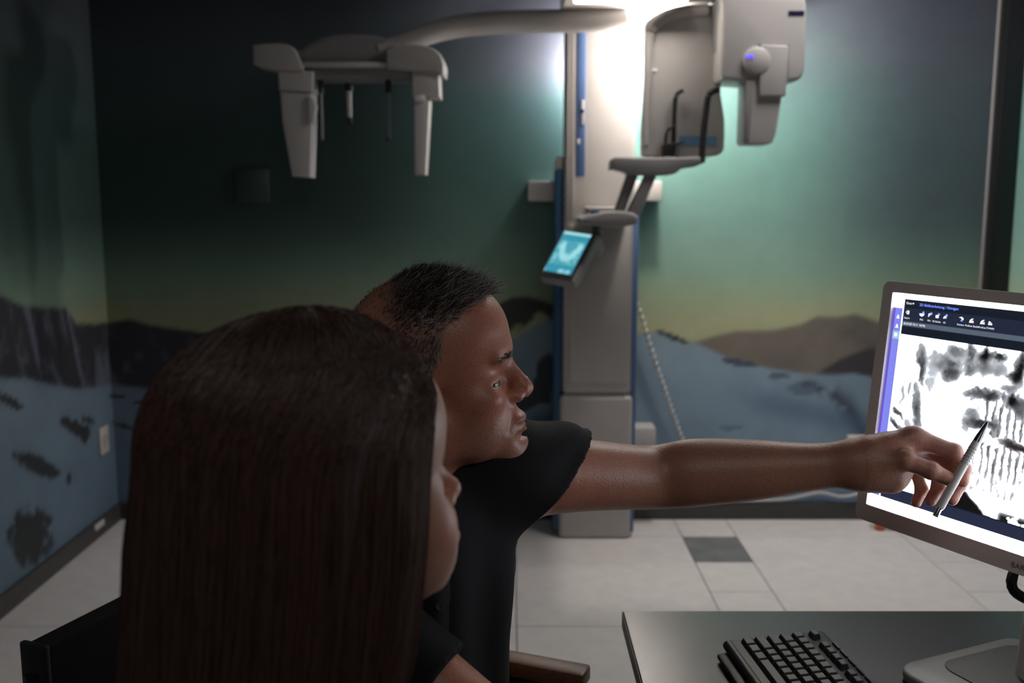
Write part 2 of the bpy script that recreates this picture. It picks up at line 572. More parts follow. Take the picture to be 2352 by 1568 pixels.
# ------------------------------------------------------------------ wall and floor odds and ends
box_s = box('wall_junction_box', (-1.165, YB - 0.012, 1.384), (-1.022, YB - 0.0005, 1.526), mat('dark_green_box_paint', (0.045, 0.075, 0.07), 0.4), bev=0.004)
tag(box_s, 'flat dark square box on the green mural left of the x-ray machine', 'junction box')
so = empty('wall_socket', (XL, 4.123, 0.39))
tag(so, 'small pale socket plate on the left wall beside the corner', 'socket')
box('cover_plate', (XL, 4.08, 0.33), (XL + 0.012, 4.166, 0.446), M_white, so, bev=0.004)
lathe('socket_insert', [(0, 0.0), (0.024, 0.0), (0.026, 0.003), (0.022, 0.002), (0.020, -0.004), (0, -0.004)], M_grey, so,
      M=Matrix.Translation((XL + 0.0125, 4.123, 0.388)) @ Matrix.Rotation(math.radians(90), 4, 'Y'))
so = empty('cable_outlet', (1.53, YB, 0.345))
tag(so, 'white outlet box on the snow mural just left of the monitor edge', 'socket')
box('cover_plate', (1.463, YB - 0.045, 0.312), (1.60, YB - 0.0005, 0.382), M_white, so, bev=0.005)
box('socket_insert', (1.49, YB - 0.049, 0.325), (1.575, YB - 0.044, 0.37), M_grey, so, bev=0.002)
cb = tube('white_cable', [(0.80, YB - 0.012, 0.081), (1.009, YB - 0.012, 0.085), (1.201, YB - 0.012, 0.092), (1.353, YB - 0.012, 0.122), (1.44, YB - 0.02, 0.107), (1.507, YB - 0.025, 0.118), (1.575, YB - 0.025, 0.15), (1.585, YB - 0.025, 0.24), (1.57, YB - 0.022, 0.313)], 0.0065, M_white, sides=8)
tag(cb, 'white cable drooping along the wall below the outstretched arm', 'cable')
# coiled exposure-switch cord
pts = []
A_, B_ = np.array((0.530, 4.19, 0.965)), np.array((0.765, 4.215, 0.30))
ax = (B_ - A_) / np.linalg.norm(B_ - A_)
e1 = np.cross(ax, (0, 1, 0)); e1 /= np.linalg.norm(e1)
e2 = np.cross(ax, e1)
turns = 25
for i in range(turns * 8 + 1):
    t = i / (turns * 8)
    a = 2 * math.pi * turns * t
    pts.append(A_ + (B_ - A_) * t + np.array((0, 0, -0.02)) * math.sin(math.pi * t) + 0.0075 * (math.cos(a) * e1 + math.sin(a) * e2))
pts = [A_ + np.array((-0.02, 0.0, 0.01))] + pts + [B_ + np.array((0.02, 0, -0.05)), B_ + np.array((0.03, 0.012, -0.12)), (0.80, YB - 0.012, 0.081)]
cc = tube('coiled_cord', pts, 0.0042, M_white, sides=6, smooth_path=False)
tag(cc, 'white coiled cord slanting down from the column across the snow mural', 'cord')
pl = empty('orange_plug', (1.57, 4.12, 0))
tag(pl, 'small orange plug lying on the floor under the monitor corner', 'plug')
M_orange = mat('orange_plastic', (0.55, 0.10, 0.02), 0.45)
box('plug_body', (1.555, 4.08, 0.0), (1.590, 4.125, 0.034), M_orange, pl, bev=0.008)
tube('plug_pin', [(1.56, 4.10, 0.018), (1.53, 4.10, 0.018)], 0.006, M_grey, pl, sides=8, smooth_path=False)
tube('plug_cord', [(1.588, 4.10, 0.016), (1.63, 4.09, 0.006), (1.74, 4.12, 0.005), (1.85, 4.16, 0.005)], 0.0048, M_greyd, pl, sides=8)

# ------------------------------------------------------------------ dental x-ray machine
XM = empty('dental_xray_machine', (0.35, 4.08, 0))
tag(XM, 'white wall-mounted dental x-ray machine with blue trim, long arm and touch panel', 'x-ray machine')
c0 = box('column', (0.207, 3.995, 0.612), (0.487, 4.13, 2.30), M_grey, XM, bev=0.018, seg=3)
box('column_foot', (0.195, 3.985, 0.0), (0.494, 4.20, 0.606), M_grey, XM, bev=0.02, seg=4)
box('column_seam', (0.212, 4.0, 0.603), (0.482, 4.185, 0.615), M_greyd, XM)
box('front_panel', (0.232, 3.986, 0.66), (0.470, 3.998, 1.30), M_grey, XM, bev=0.004)
box('blue_side_rail', (0.481, 4.005, 0.02), (0.508, 4.17, 1.38), M_blue, XM, bev=0.006)
box('blue_side_rail', (0.172, 4.02, 0.02), (0.206, 4.17, 1.52), M_blued, XM, bev=0.008)
tube('rail_cap', [(0.19, 4.05, 1.50), (0.19, 4.05, 1.545), (0.193, 4.05, 1.57)], [0.019, 0.019, 0.012], M_white, XM, sides=16)
for z in (1.43, 1.40, 1.37):
    lathe('rail_button', [(0, 0.004), (0.006, 0.004), (0.007, 0)], M_blued, XM, 10, Matrix.Translation((0.204, 4.016, z)) @ Matrix.Rotation(math.radians(90), 4, 'X'))
for x in (0.217, 0.228, 0.238):
    box('column_rib', (x, 3.988, 1.33), (x + 0.005, 4.0, 2.2), M_grey, XM, bev=0.002)
box('blue_stripe', (0.251, 3.991, 1.49), (0.288, 3.999, 2.25), M_blue, XM, bev=0.002)
box('slot_plate', (0.272, 3.987, 1.69), (0.284, 3.993, 1.785), M_white, XM, bev=0.001)
box('slot_plate', (0.256, 3.987, 1.615), (0.267, 3.993, 1.635), M_white, XM, bev=0.001)
box('slot_latch', (0.270, 3.985, 1.735), (0.282, 3.992, 1.75), M_black, XM, bev=0.001)
box('wall_bracket', (0.066, 4.14, 1.392), (0.618, 4.249, 1.475), M_white, XM, bev=0.006)
box('wall_bracket', (0.066, 4.14, 0.353), (0.613, 4.249, 0.438), M_white, XM, bev=0.006)
# carriage on top and long arm
prism('carriage', [(0.19, 2.105), (0.96, 2.103), (0.99, 2.13), (0.99, 2.32), (0.19, 2.32)], 3.60, 4.12, M_white, XM, 0.012)
M_strip = mat('added_strip_glow', (0.8, 0.78, 0.74), 0.4, emit=(1.0, 0.93, 0.84), strength=110.0)
box('added_glow_strip', (0.22, 3.596, 2.089), (0.61, 3.611, 2.1035), M_strip, XM, bev=0.002)  # added glowing strip, there to brighten the reflection in the desk
box('glow_strip_shade', (0.215, 3.612, 2.078), (0.614, 3.622, 2.104), M_grey, XM, bev=0.002)  # added lip that keeps the strip's light off the shield
box('carriage_seam', (0.2, 3.594, 2.128), (0.60, 3.604, 2.134), M_black, XM)
arm = tube('ceph_arm', [(-0.50, 3.83, 1.955), (-0.43, 3.84, 1.972), (-0.352, 3.85, 2.000), (-0.27, 3.86, 2.027), (-0.189, 3.87, 2.045), (-0.075, 3.88, 2.058), (0.039, 3.89, 2.064), (0.201, 3.90, 2.068), (0.34, 3.90, 2.074), (0.43, 3.90, 2.085)],
           [0.030, 0.033, 0.037, 0.040, 0.042, 0.043, 0.043, 0.044, 0.045, 0.045], M_grey, XM, sides=20, flat=1.15)
# cephalostat head
Yc = 3.80
CH = prism('ceph_head', [(-0.812, 1.943), (-0.766, 1.974), (-0.701, 1.999), (-0.655, 2.007), (-0.604, 2.010), (-0.56, 2.0095), (-0.524, 2.007), (-0.484, 2.000), (-0.444, 1.987), (-0.396, 1.963), (-0.397, 1.909), (-0.445, 1.889), (-0.768, 1.889), (-0.784, 1.909)], Yc, Yc + 0.20, M_greyd, XM, 0.03, 5)
prism('ceph_end_block', [(-0.953, 1.963), (-0.90, 1.968), (-0.846, 1.968), (-0.826, 1.965), (-0.811, 1.959), (-0.800, 1.949), (-0.792, 1.937), (-0.786, 1.922), (-0.78, 1.909), (-0.768, 1.885), (-0.769, 1.869), (-0.866, 1.873), (-0.952, 1.893)], Yc - 0.03, Yc + 0.16, M_grey, CH, 0.008)
prism('ceph_end_block', [(-0.462, 1.948), (-0.43, 1.957), (-0.396, 1.962), (-0.35, 1.962), (-0.315, 1.959), (-0.293, 1.951), (-0.275, 1.94), (-0.262, 1.928), (-0.255, 1.916), (-0.248, 1.893), (-0.252, 1.855), (-0.284, 1.865), (-0.365, 1.869), (-0.462, 1.880)], Yc - 0.035, Yc + 0.16, M_grey, CH, 0.008)
box('front_lip', (-0.772, Yc - 0.022, 1.884), (-0.462, Yc + 0.02, 1.904), M_white, CH, bev=0.006)
box('under_plate', (-0.765, Yc, 1.843), (-0.373, Yc + 0.15, 1.885), M_greyd, CH, bev=0.004)
S1 = prism('sensor_arm', [(-0.866, 1.875), (-0.733, 1.870), (-0.739, 1.795), (-0.863, 1.802)], Yc - 0.02, Yc + 0.10, M_white, XM, 0.007)
prism('sensor_blade', [(-0.861, 1.800), (-0.741, 1.793), (-0.745, 1.683), (-0.758, 1.482), (-0.826, 1.487), (-0.856, 1.684)], Yc - 0.012, Yc + 0.09, M_white, S1, 0.006)
prism('latch', [(-0.758, 1.78), (-0.735, 1.77), (-0.728, 1.745), (-0.735, 1.70), (-0.739, 1.683), (-0.758, 1.683)], Yc - 0.022, Yc + 0.03, M_white, S1, 0.005)
S2 = prism('sensor_arm', [(-0.37, 1.872), (-0.268, 1.868), (-0.266, 1.773), (-0.305, 1.773), (-0.37, 1.780)], Yc - 0.02, Yc + 0.10, M_white, XM, 0.007)
prism('sensor_blade', [(-0.366, 1.779), (-0.303, 1.774), (-0.323, 1.492), (-0.366, 1.492)], Yc - 0.014, Yc + 0.08, M_white, S2, 0.008)
box('highlight_plate', (-0.360, Yc - 0.0255, 1.762), (-0.322, Yc - 0.0125, 1.783), mat('label_highlight', (0.9, 0.89, 0.87), 0.2), S2, bev=0.002)  # white band painted as the bright highlight on the sensor arm
NR = tube('nose_rest', [(-0.611, Yc + 0.03, 1.89), (-0.611, Yc + 0.03, 1.79), (-0.610, Yc + 0.03, 1.700)], [0.011, 0.0095, 0.008], M_white, XM, sides=14, smooth_path=False)
tube('nose_rest_collar', [(-0.611, Yc + 0.03, 1.832), (-0.611, Yc + 0.03, 1.803)], 0.0155, M_black, NR, sides=14, smooth_path=False)
tube('nose_rest_tip', [(-0.610, Yc + 0.03, 1.706), (-0.610, Yc + 0.03, 1.690), (-0.610, Yc + 0.03, 1.676)], [0.0095, 0.011, 0.006], M_rubber, NR, sides=12)
for x in (-0.717, -0.4635):
    er = tube('ear_rod', [(x, Yc + 0.03, 1.88), (x, Yc + 0.03, 1.797)], 0.0115, M_black, XM, sides=12, smooth_path=False)
    tube('rod_stem', [(x + 0.002, Yc + 0.03, 1.80), (x + 0.002, Yc + 0.03, 1.625)], 0.0038, M_greyd, er, sides=8, smooth_path=False)
    tube('rod_tip', [(x - 0.004, Yc + 0.03, 1.632), (x - 0.004, Yc + 0.03, 1.62)], 0.007, M_rubber, er, sides=10, smooth_path=False)
# rotating unit: shield, rim, post, tube head
Ys = 3.72
SH = prism('shield', [(0.482, 2.023), (0.490, 2.040), (0.505, 2.054), (0.53, 2.069), (0.558, 2.081), (0.625, 2.094), (0.753, 2.099), (0.761, 1.831), (0.761, 1.784), (0.770, 1.735), (0.778, 1.69), (0.780, 1.64), (0.779, 1.583), (0.770, 1.569), (0.755, 1.561), (0.712, 1.555), (0.50, 1.555), (0.477, 1.560), (0.475, 1.641), (0.479, 1.74), (0.483, 1.831)], Ys, Ys + 0.05, M_grey, XM, 0.008)
tube('shield_rim', [(0.491, Ys, 1.60), (0.488, Ys, 1.72), (0.494, Ys, 1.85), (0.494, Ys, 1.944), (0.503, Ys, 2.003), (0.526, Ys, 2.036), (0.571, Ys, 2.060), (0.633, Ys, 2.072), (0.704, Ys, 2.075)], [0.010, 0.011, 0.013, 0.016, 0.019, 0.021, 0.022, 0.023, 0.024], M_grey, SH, sides=14)
prism('post', [(0.716, 2.092), (0.76, 2.095), (0.764, 1.84), (0.742, 1.832), (0.734, 1.85), (0.722, 2.0)], Ys - 0.07, Ys + 0.03, M_greyd, SH, 0.008)
box('white_mark', (0.494, Ys - 0.003, 1.860), (0.528, Ys + 0.002, 1.873), MATS['label_highlight'], SH, bev=0.001)  # white label with its small highlight put into the colour
box('blue_band', (0.612, Ys - 0.002, 1.597), (0.750, Ys + 0.002, 1.630), mat('pale_blue_print', (0.13, 0.28, 0.45), 0.4), SH)
Yt = 3.58
TH = prism('tube_head', [(0.725, 2.10), (1.012, 2.10), (1.020, 2.07), (1.022, 2.034), (1.025, 1.866), (1.022, 1.845), (1.017, 1.829), (1.004, 1.816), (0.958, 1.812), (0.836, 1.812), (0.737, 1.818), (0.730, 1.835)], Yt, Yt + 0.24, M_grey, XM, 0.012, 4)
prism('tube_nose', [(0.821, 1.83), (0.958, 1.83), (0.952, 1.792), (0.940, 1.687), (0.932, 1.627), (0.921, 1.602), (0.906, 1.594), (0.828, 1.594), (0.820, 1.602), (0.822, 1.657)], Yt + 0.005, Yt + 0.13, M_grey, TH, 0.006)
prism('tube_nose_cheek', [(0.817, 1.815), (0.850, 1.815), (0.838, 1.61), (0.818, 1.603)], Yt - 0.006, Yt + 0.12, M_greyd, TH, 0.005)
prism('cover_plate', [(0.864, 1.935), (0.957, 1.932), (0.961, 1.925), (0.958, 1.76), (0.864, 1.76)], Yt - 0.012, Yt + 0.03, M_grey, TH, 0.006)
prism('plate_shadow_gap', [(0.858, 1.941), (0.968, 1.938), (0.967, 1.815), (0.858, 1.815)], Yt - 0.002, Yt + 0.02, M_greyd, TH, 0.001)
lathe('dial', [(0, 0.018), (0.040, 0.018), (0.046, 0.014), (0.048, 0.0), (0.052, 0.0), (0.052, -0.01)], M_grey, TH, 32, Matrix.Translation((0.852, Yt - 0.001, 1.88)) @ Matrix.Rotation(math.radians(90), 4, 'X'))
M_led = mat('blue_led', (0.05, 0.05, 0.5), 0.3, emit=(0.10, 0.08, 1.0), strength=1.6)
for dx in (-0.003, 0.012):
    lathe('blue_led', [(0, 0.005), (0.0045, 0.004), (0.0065, 0.0)], M_led, TH, 12, Matrix.Translation((0.820 + dx, Yt - 0.019, 1.893)) @ Matrix.Rotation(math.radians(90), 4, 'X'))
box('dark_badge', (0.958, Yt - 0.002, 2.033), (1.013, Yt + 0.002, 2.049), mat('navy_badge', (0.012, 0.012, 0.05), 0.3), TH)
# chin rest
Yr = 3.70
CR = prism('chin_rest_table', [(0.36, 1.543), (0.365, 1.551), (0.374, 1.556), (0.484, 1.552), (0.56, 1.553), (0.686, 1.556), (0.703, 1.548), (0.684, 1.528), (0.66, 1.518), (0.612, 1.512), (0.60, 1.502), (0.589, 1.493), (0.57, 1.489), (0.533, 1.487), (0.424, 1.489), (0.405, 1.499), (0.37, 1.508), (0.356, 1.507)], Yr - 0.06, Yr + 0.06, M_greyd, XM, 0.010, 3)
prism('strut', [(0.421, 1.495), (0.463, 1.495), (0.408, 1.345), (0.372, 1.345)], Yr - 0.02, Yr + 0.03, M_greyd, CR, 0.006)
prism('strut', [(0.485, 1.495), (0.528, 1.495), (0.467, 1.345), (0.413, 1.343)], Yr - 0.045, Yr - 0.005, M_greyd, CR, 0.006)
prism('rest_foot', [(0.255, 1.331), (0.272, 1.343), (0.295, 1.351), (0.335, 1.359), (0.375, 1.362), (0.41, 1.360), (0.44, 1.354), (0.453, 1.346), (0.459, 1.335), (0.456, 1.322), (0.448, 1.311), (0.41, 1.304), (0.36, 1.301), (0.264, 1.311)], Yr - 0.07, 3.99, M_greyd, XM, 0.012, 3)
box('foot_switch', (0.288, Yr - 0.05, 1.345), (0.318, Yr - 0.01, 1.364), M_blued, XM, bev=0.004)
box('foot_top_plate', (0.285, Yr + 0.06, 1.352), (0.42, 3.98, 1.372), M_grey, XM, bev=0.004)
tube('support_rod', [(0.620, Yr, 1.792), (0.603, Yr, 1.784), (0.593, Yr, 1.764), (0.590, Yr, 1.712), (0.590, Yr, 1.575)], 0.0085, M_rubber, XM, sides=10)
tube('bite_loop', [(0.590, Yr - 0.01, 1.663), (0.570, Yr - 0.01, 1.655), (0.560, Yr - 0.01, 1.632), (0.558, Yr - 0.01, 1.585)], 0.0055, M_rubber, XM, sides=8)
prism('bite_block', [(0.547, 1.595), (0.555, 1.605), (0.588, 1.604), (0.626, 1.614), (0.628, 1.609), (0.596, 1.594), (0.590, 1.552), (0.547, 1.552)], Yr - 0.025, Yr + 0.015, M_black, XM, 0.003)
tube('support_rod', [(0.738, Yr - 0.05, 1.792), (0.711, Yr - 0.05, 1.781), (0.700, Yr - 0.05, 1.76), (0.694, Yr - 0.05, 1.707), (0.687, Yr - 0.05, 1.615), (0.685, Yr - 0.05, 1.532)], 0.0115, M_rubber, XM, sides=12)
# touch panel hanging from the column, tilted up and turned left
MP = Matrix(((0.845, 0.321, 0.428, 0.211), (-0.524, 0.657, 0.542, 3.752), (-0.107, -0.682, 0.724, 1.201), (0, 0, 0, 1)))
TP = box('touch_panel', (-0.072, 0.002, -0.122), (0.078, 0.050, 0.112), M_greyd, XM, bev=0.008, seg=3, M=MP)
box('panel_bezel', (-0.068, -0.004, -0.118), (0.068, 0.006, 0.108), mat('panel_bezel_dark', (0.05, 0.055, 0.06), 0.35), TP, bev=0.003, M=MP)
box('panel_hinge', (-0.01, 0.03, 0.08), (0.075, 0.10, 0.125), M_greyd, TP, bev=0.008, M=MP)
tube('panel_neck', [tuple(MP @ Vector((0.05, 0.07, 0.11))), (0.33, 3.86, 1.30), (0.345, 3.95, 1.31), (0.35, 4.0, 1.31)], 0.02, M_greyd, XM, sides=14)


def screen_grid(name, w, h, nx, nz, fn, m, parent, M):
    """flat screen: x from 0 to w, z from 0 to h in the local frame, colours from fn(x, z)"""
    u, v = np.meshgrid(np.linspace(0, w, nx + 1), np.linspace(0, h, nz + 1), indexing='ij')
    V = np.stack([u, np.zeros_like(u), v], -1).reshape(-1, 3)
    Mn = np.array(M)
    V = V @ Mn[:3, :3].T + Mn[:3, 3]
    i = np.arange((nx + 1) * (nz + 1)).reshape(nx + 1, nz + 1)
    Fq = np.stack([i[:-1, :-1], i[1:, :-1], i[1:, 1:], i[:-1, 1:]], -1).reshape(-1, 4)
    return pyd(name, V, Fq, m, parent, smooth=False, col=fn(u, v).reshape(-1, 3))


def panel_img(x, z):
    X, Z = x / 0.116, z / 0.197
    C = np.zeros(x.shape + (3,)) + np.array([0.035, 0.29, 0.42])
    n = fbm(X * 9, Z * 12, 70)
    body = step(0.02, 0.05, X) * step(0.98, 0.95, X) * step(0.18, 0.22, Z) * step(0.80, 0.76, Z)
    C = mix(C, (0.10, 0.42, 0.50), body * (0.4 + 0.5 * n))
    d = np.sqrt(((X - 0.52) / 0.36) ** 2 + ((Z - 0.72) / 0.42) ** 2)
    jaw = step(0.32, 0.12, np.abs(d - 0.85)) * step(0.80, 0.70, Z) * step(0.24, 0.30, Z)
    C = mix(C, (0.36, 0.78, 0.82), jaw * 0.8)
    C = mix(C, (0.40, 0.80, 0.82), body * step(0.55, 0.7, n) * 0.5)
    C = mix(C, (0.42, 0.80, 0.80), step(0.925, 0.935, Z) * 0.9)
    C = mix(C, (0.30, 0.72, 0.80), step(0.10, 0.09, Z) * step(0.35, 0.6, vnoise(X * 14, Z * 3, 71)) * 0.8)
    C = mix(C, (0.08, 0.40, 0.30), body * step(0.30, 0.24, Z) * step(0.4, 0.6, n) * 0.6)
    return C


MPs = MP @ Matrix.Translation((-0.058, -0.0045, -0.0985))
screen_grid('panel_screen', 0.116, 0.197, 58, 98, panel_img, attr_mat('panel_screen_glow', 0.2, emit=1.0), TP, MPs)

# ------------------------------------------------------------------ desk
DZ = 0.74
desk = empty('desk', (0.7, 1.0, 0))
tag(desk, 'black-topped desk under the monitor and keyboard', 'desk')
box('desk_top', (0.183, 0.30, DZ - 0.028), (1.75, 1.562, DZ), M_desk, desk, bev=0.0015, seg=1)
box('edge_band', (0.1815, 0.302, DZ - 0.0265), (0.1835, 1.560, DZ - 0.0015), M_deske, desk)
for x, y in ((0.26, 0.38), (0.26, 1.48), (1.68, 0.38), (1.68, 1.48)):
    box('desk_leg', (x - 0.025, y - 0.025, 0.0), (x + 0.025, y + 0.025, DZ - 0.027), M_black, desk, bev=0.003)
box('desk_rail', (0.285, 1.46, 0.62), (1.655, 1.50, DZ - 0.027), M_black, desk, bev=0.002)

# ------------------------------------------------------------------ keyboard: front edge on the left, left end away from the camera
kb = empty('keyboard', (0.42, 1.22, DZ))
tag(kb, 'black keyboard lying on the desk in front of the monitor', 'keyboard')
KO = np.array((0.316, 1.398, DZ))          # far front corner
aL = math.radians(-84)                      # length direction
kl = np.array((math.cos(aL), math.sin(aL), 0))
kd = np.array((-kl[1], kl[0], 0))           # depth direction, away from the typist
tilt = math.radians(4)
kdt = kd * math.cos(tilt) + np.array((0, 0, math.sin(tilt)))
kn = np.cross(kl, kdt)
kn = kn if kn[2] > 0 else -kn
MK = Matrix(((kl[0], kdt[0], kn[0], KO[0]), (kl[1], kdt[1], kn[1], KO[1]), (kl[2], kdt[2], kn[2], KO[2] + 0.0090), (0, 0, 0, 1)))
M_key = mat('key_black', (0.020, 0.019, 0.018), 0.38, vary=0.1, scale=60)
M_kbb = mat('keyboard_black', (0.014, 0.013, 0.013), 0.42, vary=0.1, scale=80)
box('keyboard_body', (0.0, 0.006, 0.001), (0.44, 0.152, 0.0155), M_kbb, kb, bev=0.005, seg=3, M=MK)
tube('front_roll', [tuple(MK @ Vector((0.001, 0.006, 0.008))), tuple(MK @ Vector((0.439, 0.006, 0.008)))], 0.0085, M_kbb, kb, sides=14, smooth_path=False)
box('palm_ledge', (0.012, -0.016, -0.006), (0.43, 0.006, 0.004), M_kbb, kb, bev=0.004, M=MK)
key_mesh = {}


def key(x, y, w, d):
    kk = (round(w, 4), round(d, 4))
    if kk not in key_mesh:
        bm = bmesh.new()
        b0 = [bm.verts.new((sx * w / 2, sy * d / 2, 0)) for sx, sy in ((-1, -1), (1, -1), (1, 1), (-1, 1))]
        tp = [bm.verts.new((sx * (w / 2 - 0.0018), sy * (d / 2 - 0.002) + 0.0008, 0.0072)) for sx, sy in ((-1, -1), (1, -1), (1, 1), (-1, 1))]
        bm.faces.new(tp)
        for i in range(4):
            bm.faces.new((b0[i], b0[(i + 1) % 4], tp[(i + 1) % 4], tp[i]))
        bmesh.ops.bevel(bm, geom=[e for e in bm.edges if e.verts[0].co.z > 0.001 or e.verts[1].co.z > 0.001], offset=0.0009, segments=1, affect='EDGES')
        bmesh.ops.recalc_face_normals(bm, faces=bm.faces[:])
        me = bpy.data.meshes.new('key')
        bm.to_mesh(me)
        bm.free()
        me.materials.append(M_key)
        key_mesh[kk] = me
    o = bpy.data.objects.new('key', key_mesh[kk])
    COL.objects.link(o)
    o.parent = kb
    o.matrix_parent_inverse = parent_world(kb).inverted()
    o.matrix_basis = MK @ Matrix.Translation((x, y, 0.0158))


P = 0.019
rows = [
    [1.25, 1.25, 1.25, 6.25, 1.25, 1.25, 1.25, 1.25],
    [2.25] + [1] * 10 + [2.75],
    [1.75] + [1] * 11 + [2.25],
    [1.5] + [1] * 12 + [1.5],
    [1] * 13 + [2],
]
for r_i, row in enumerate(rows):
    x = 0.010
    y = 0.030 + r_i * P
    for w in row:
        key(x + w * P / 2, y, w * P - 0.0016, P - 0.0022)
        x += w * P
    for k in range(3):
        if r_i in (0, 3, 4) or (r_i == 1 and k == 1):
            key(0.312 + k * P, y, P - 0.0016, P - 0.0022)
    for k in range(4):
        key(0.373 + k * P * 0.92, y, P * 0.92 - 0.0016, P - 0.0022)
y = 0.030 + 5 * P + 0.006
for x in (0.010,) + tuple(0.048 + k * P for k in range(4)) + tuple(0.134 + k * P for k in range(4)) + tuple(0.220 + k * P for k in range(4)) + tuple(0.312 + k * P for k in range(3)):
    key(x + P / 2, y, P - 0.0018, 0.0135)
for k in range(9):
    box('media_button', (0.045 + k * 0.026, 0.1465, 0.0152), (0.067 + k * 0.026, 0.1505, 0.0182), M_key, kb, bev=0.001, seg=1, M=MK)

# ------------------------------------------------------------------ monitor
BL = Vector((0.54669, 1.47057, 0.95221))
wd = Vector((0.49403, -0.86945, 0.0)).normalized()
hd = Vector((0.08836, 0.05021, 0.99482)).normalized()
nb = hd.cross(wd).normalized()            # points behind the screen
if nb.x < 0:
    nb = -nb
MM = Matrix(((wd.x, nb.x, hd.x, BL.x), (wd.y, nb.y, hd.y, BL.y), (wd.z, nb.z, hd.z, BL.z), (0, 0, 0, 1)))
mon = empty('monitor', (0.68, 1.245, DZ))
tag(mon, 'silver-grey medical monitor showing a black and white dental x-ray', 'monitor')
M_bez = mat('monitor_bezel_grey', (0.70, 0.685, 0.66), 0.42, vary=0.03, scale=15)
W_, H_ = 0.518, 0.324


def rrect(x0, x1, z0, z1, r, n=6):
    out = []
    for cx, cz, a0 in ((x1 - r, z1 - r, 0), (x0 + r, z1 - r, 90), (x0 + r, z0 + r, 180), (x1 - r, z0 + r, 270)):
        for k in range(n + 1):
            a = math.radians(a0 + 90 * k / n)
            out.append((cx + r * math.cos(a), cz + r * math.sin(a)))
    return out


def frame(name, outer, inner, y0, y1, m, parent, M):
    """ring between two outlines with equal point counts"""
    n = len(outer)
    V = []
    for ring, y in ((outer, y1), (outer, y0 + 0.003), ([(a * 0.985 + b2 * 0.015, c * 0.985 + d * 0.015) for (a, c), (b2, d) in zip(outer, inner)], y0), (inner, y0), (inner, y1)):
        V += [(p[0], y, p[1]) for p in ring]
    Fs = []
    for k in range(4):
        for i in range(n):
            j = (i + 1) % n
            Fs.append((k * n + i, k * n + j, (k + 1) * n + j, (k + 1) * n + i))
    bm = bmesh.new()
    vs = [bm.verts.new(v) for v in V]
    for f in Fs:
        bm.faces.new([vs[i] for i in f])
    bmesh.ops.recalc_face_normals(bm, faces=bm.faces[:])
    bmesh.ops.transform(bm, matrix=M, verts=bm.verts[:])
    me = bpy.data.meshes.new(name)
    bm.to_mesh(me)
    bm.free()
    return sharp(link(name, me, m, parent), 35)


frame('bezel', rrect(-0.0185, W_ + 0.0185, -0.026, H_ + 0.0165, 0.012), rrect(0.0, W_, 0.0, H_, 0.0015), -0.007, 0.03, M_bez, mon, MM)
prism('back_shell', rrect(-0.0165, W_ + 0.0165, -0.024, H_ + 0.0145, 0.012), 0.012, 0.055, M_bez, mon, 0.012, 3, MM)
prism('back_bulge', rrect(0.10, W_ - 0.10, 0.05, H_ - 0.05, 0.02), 0.05, 0.085, M_bez, mon, 0.012, 3, MM)


SCR_L = 6.5


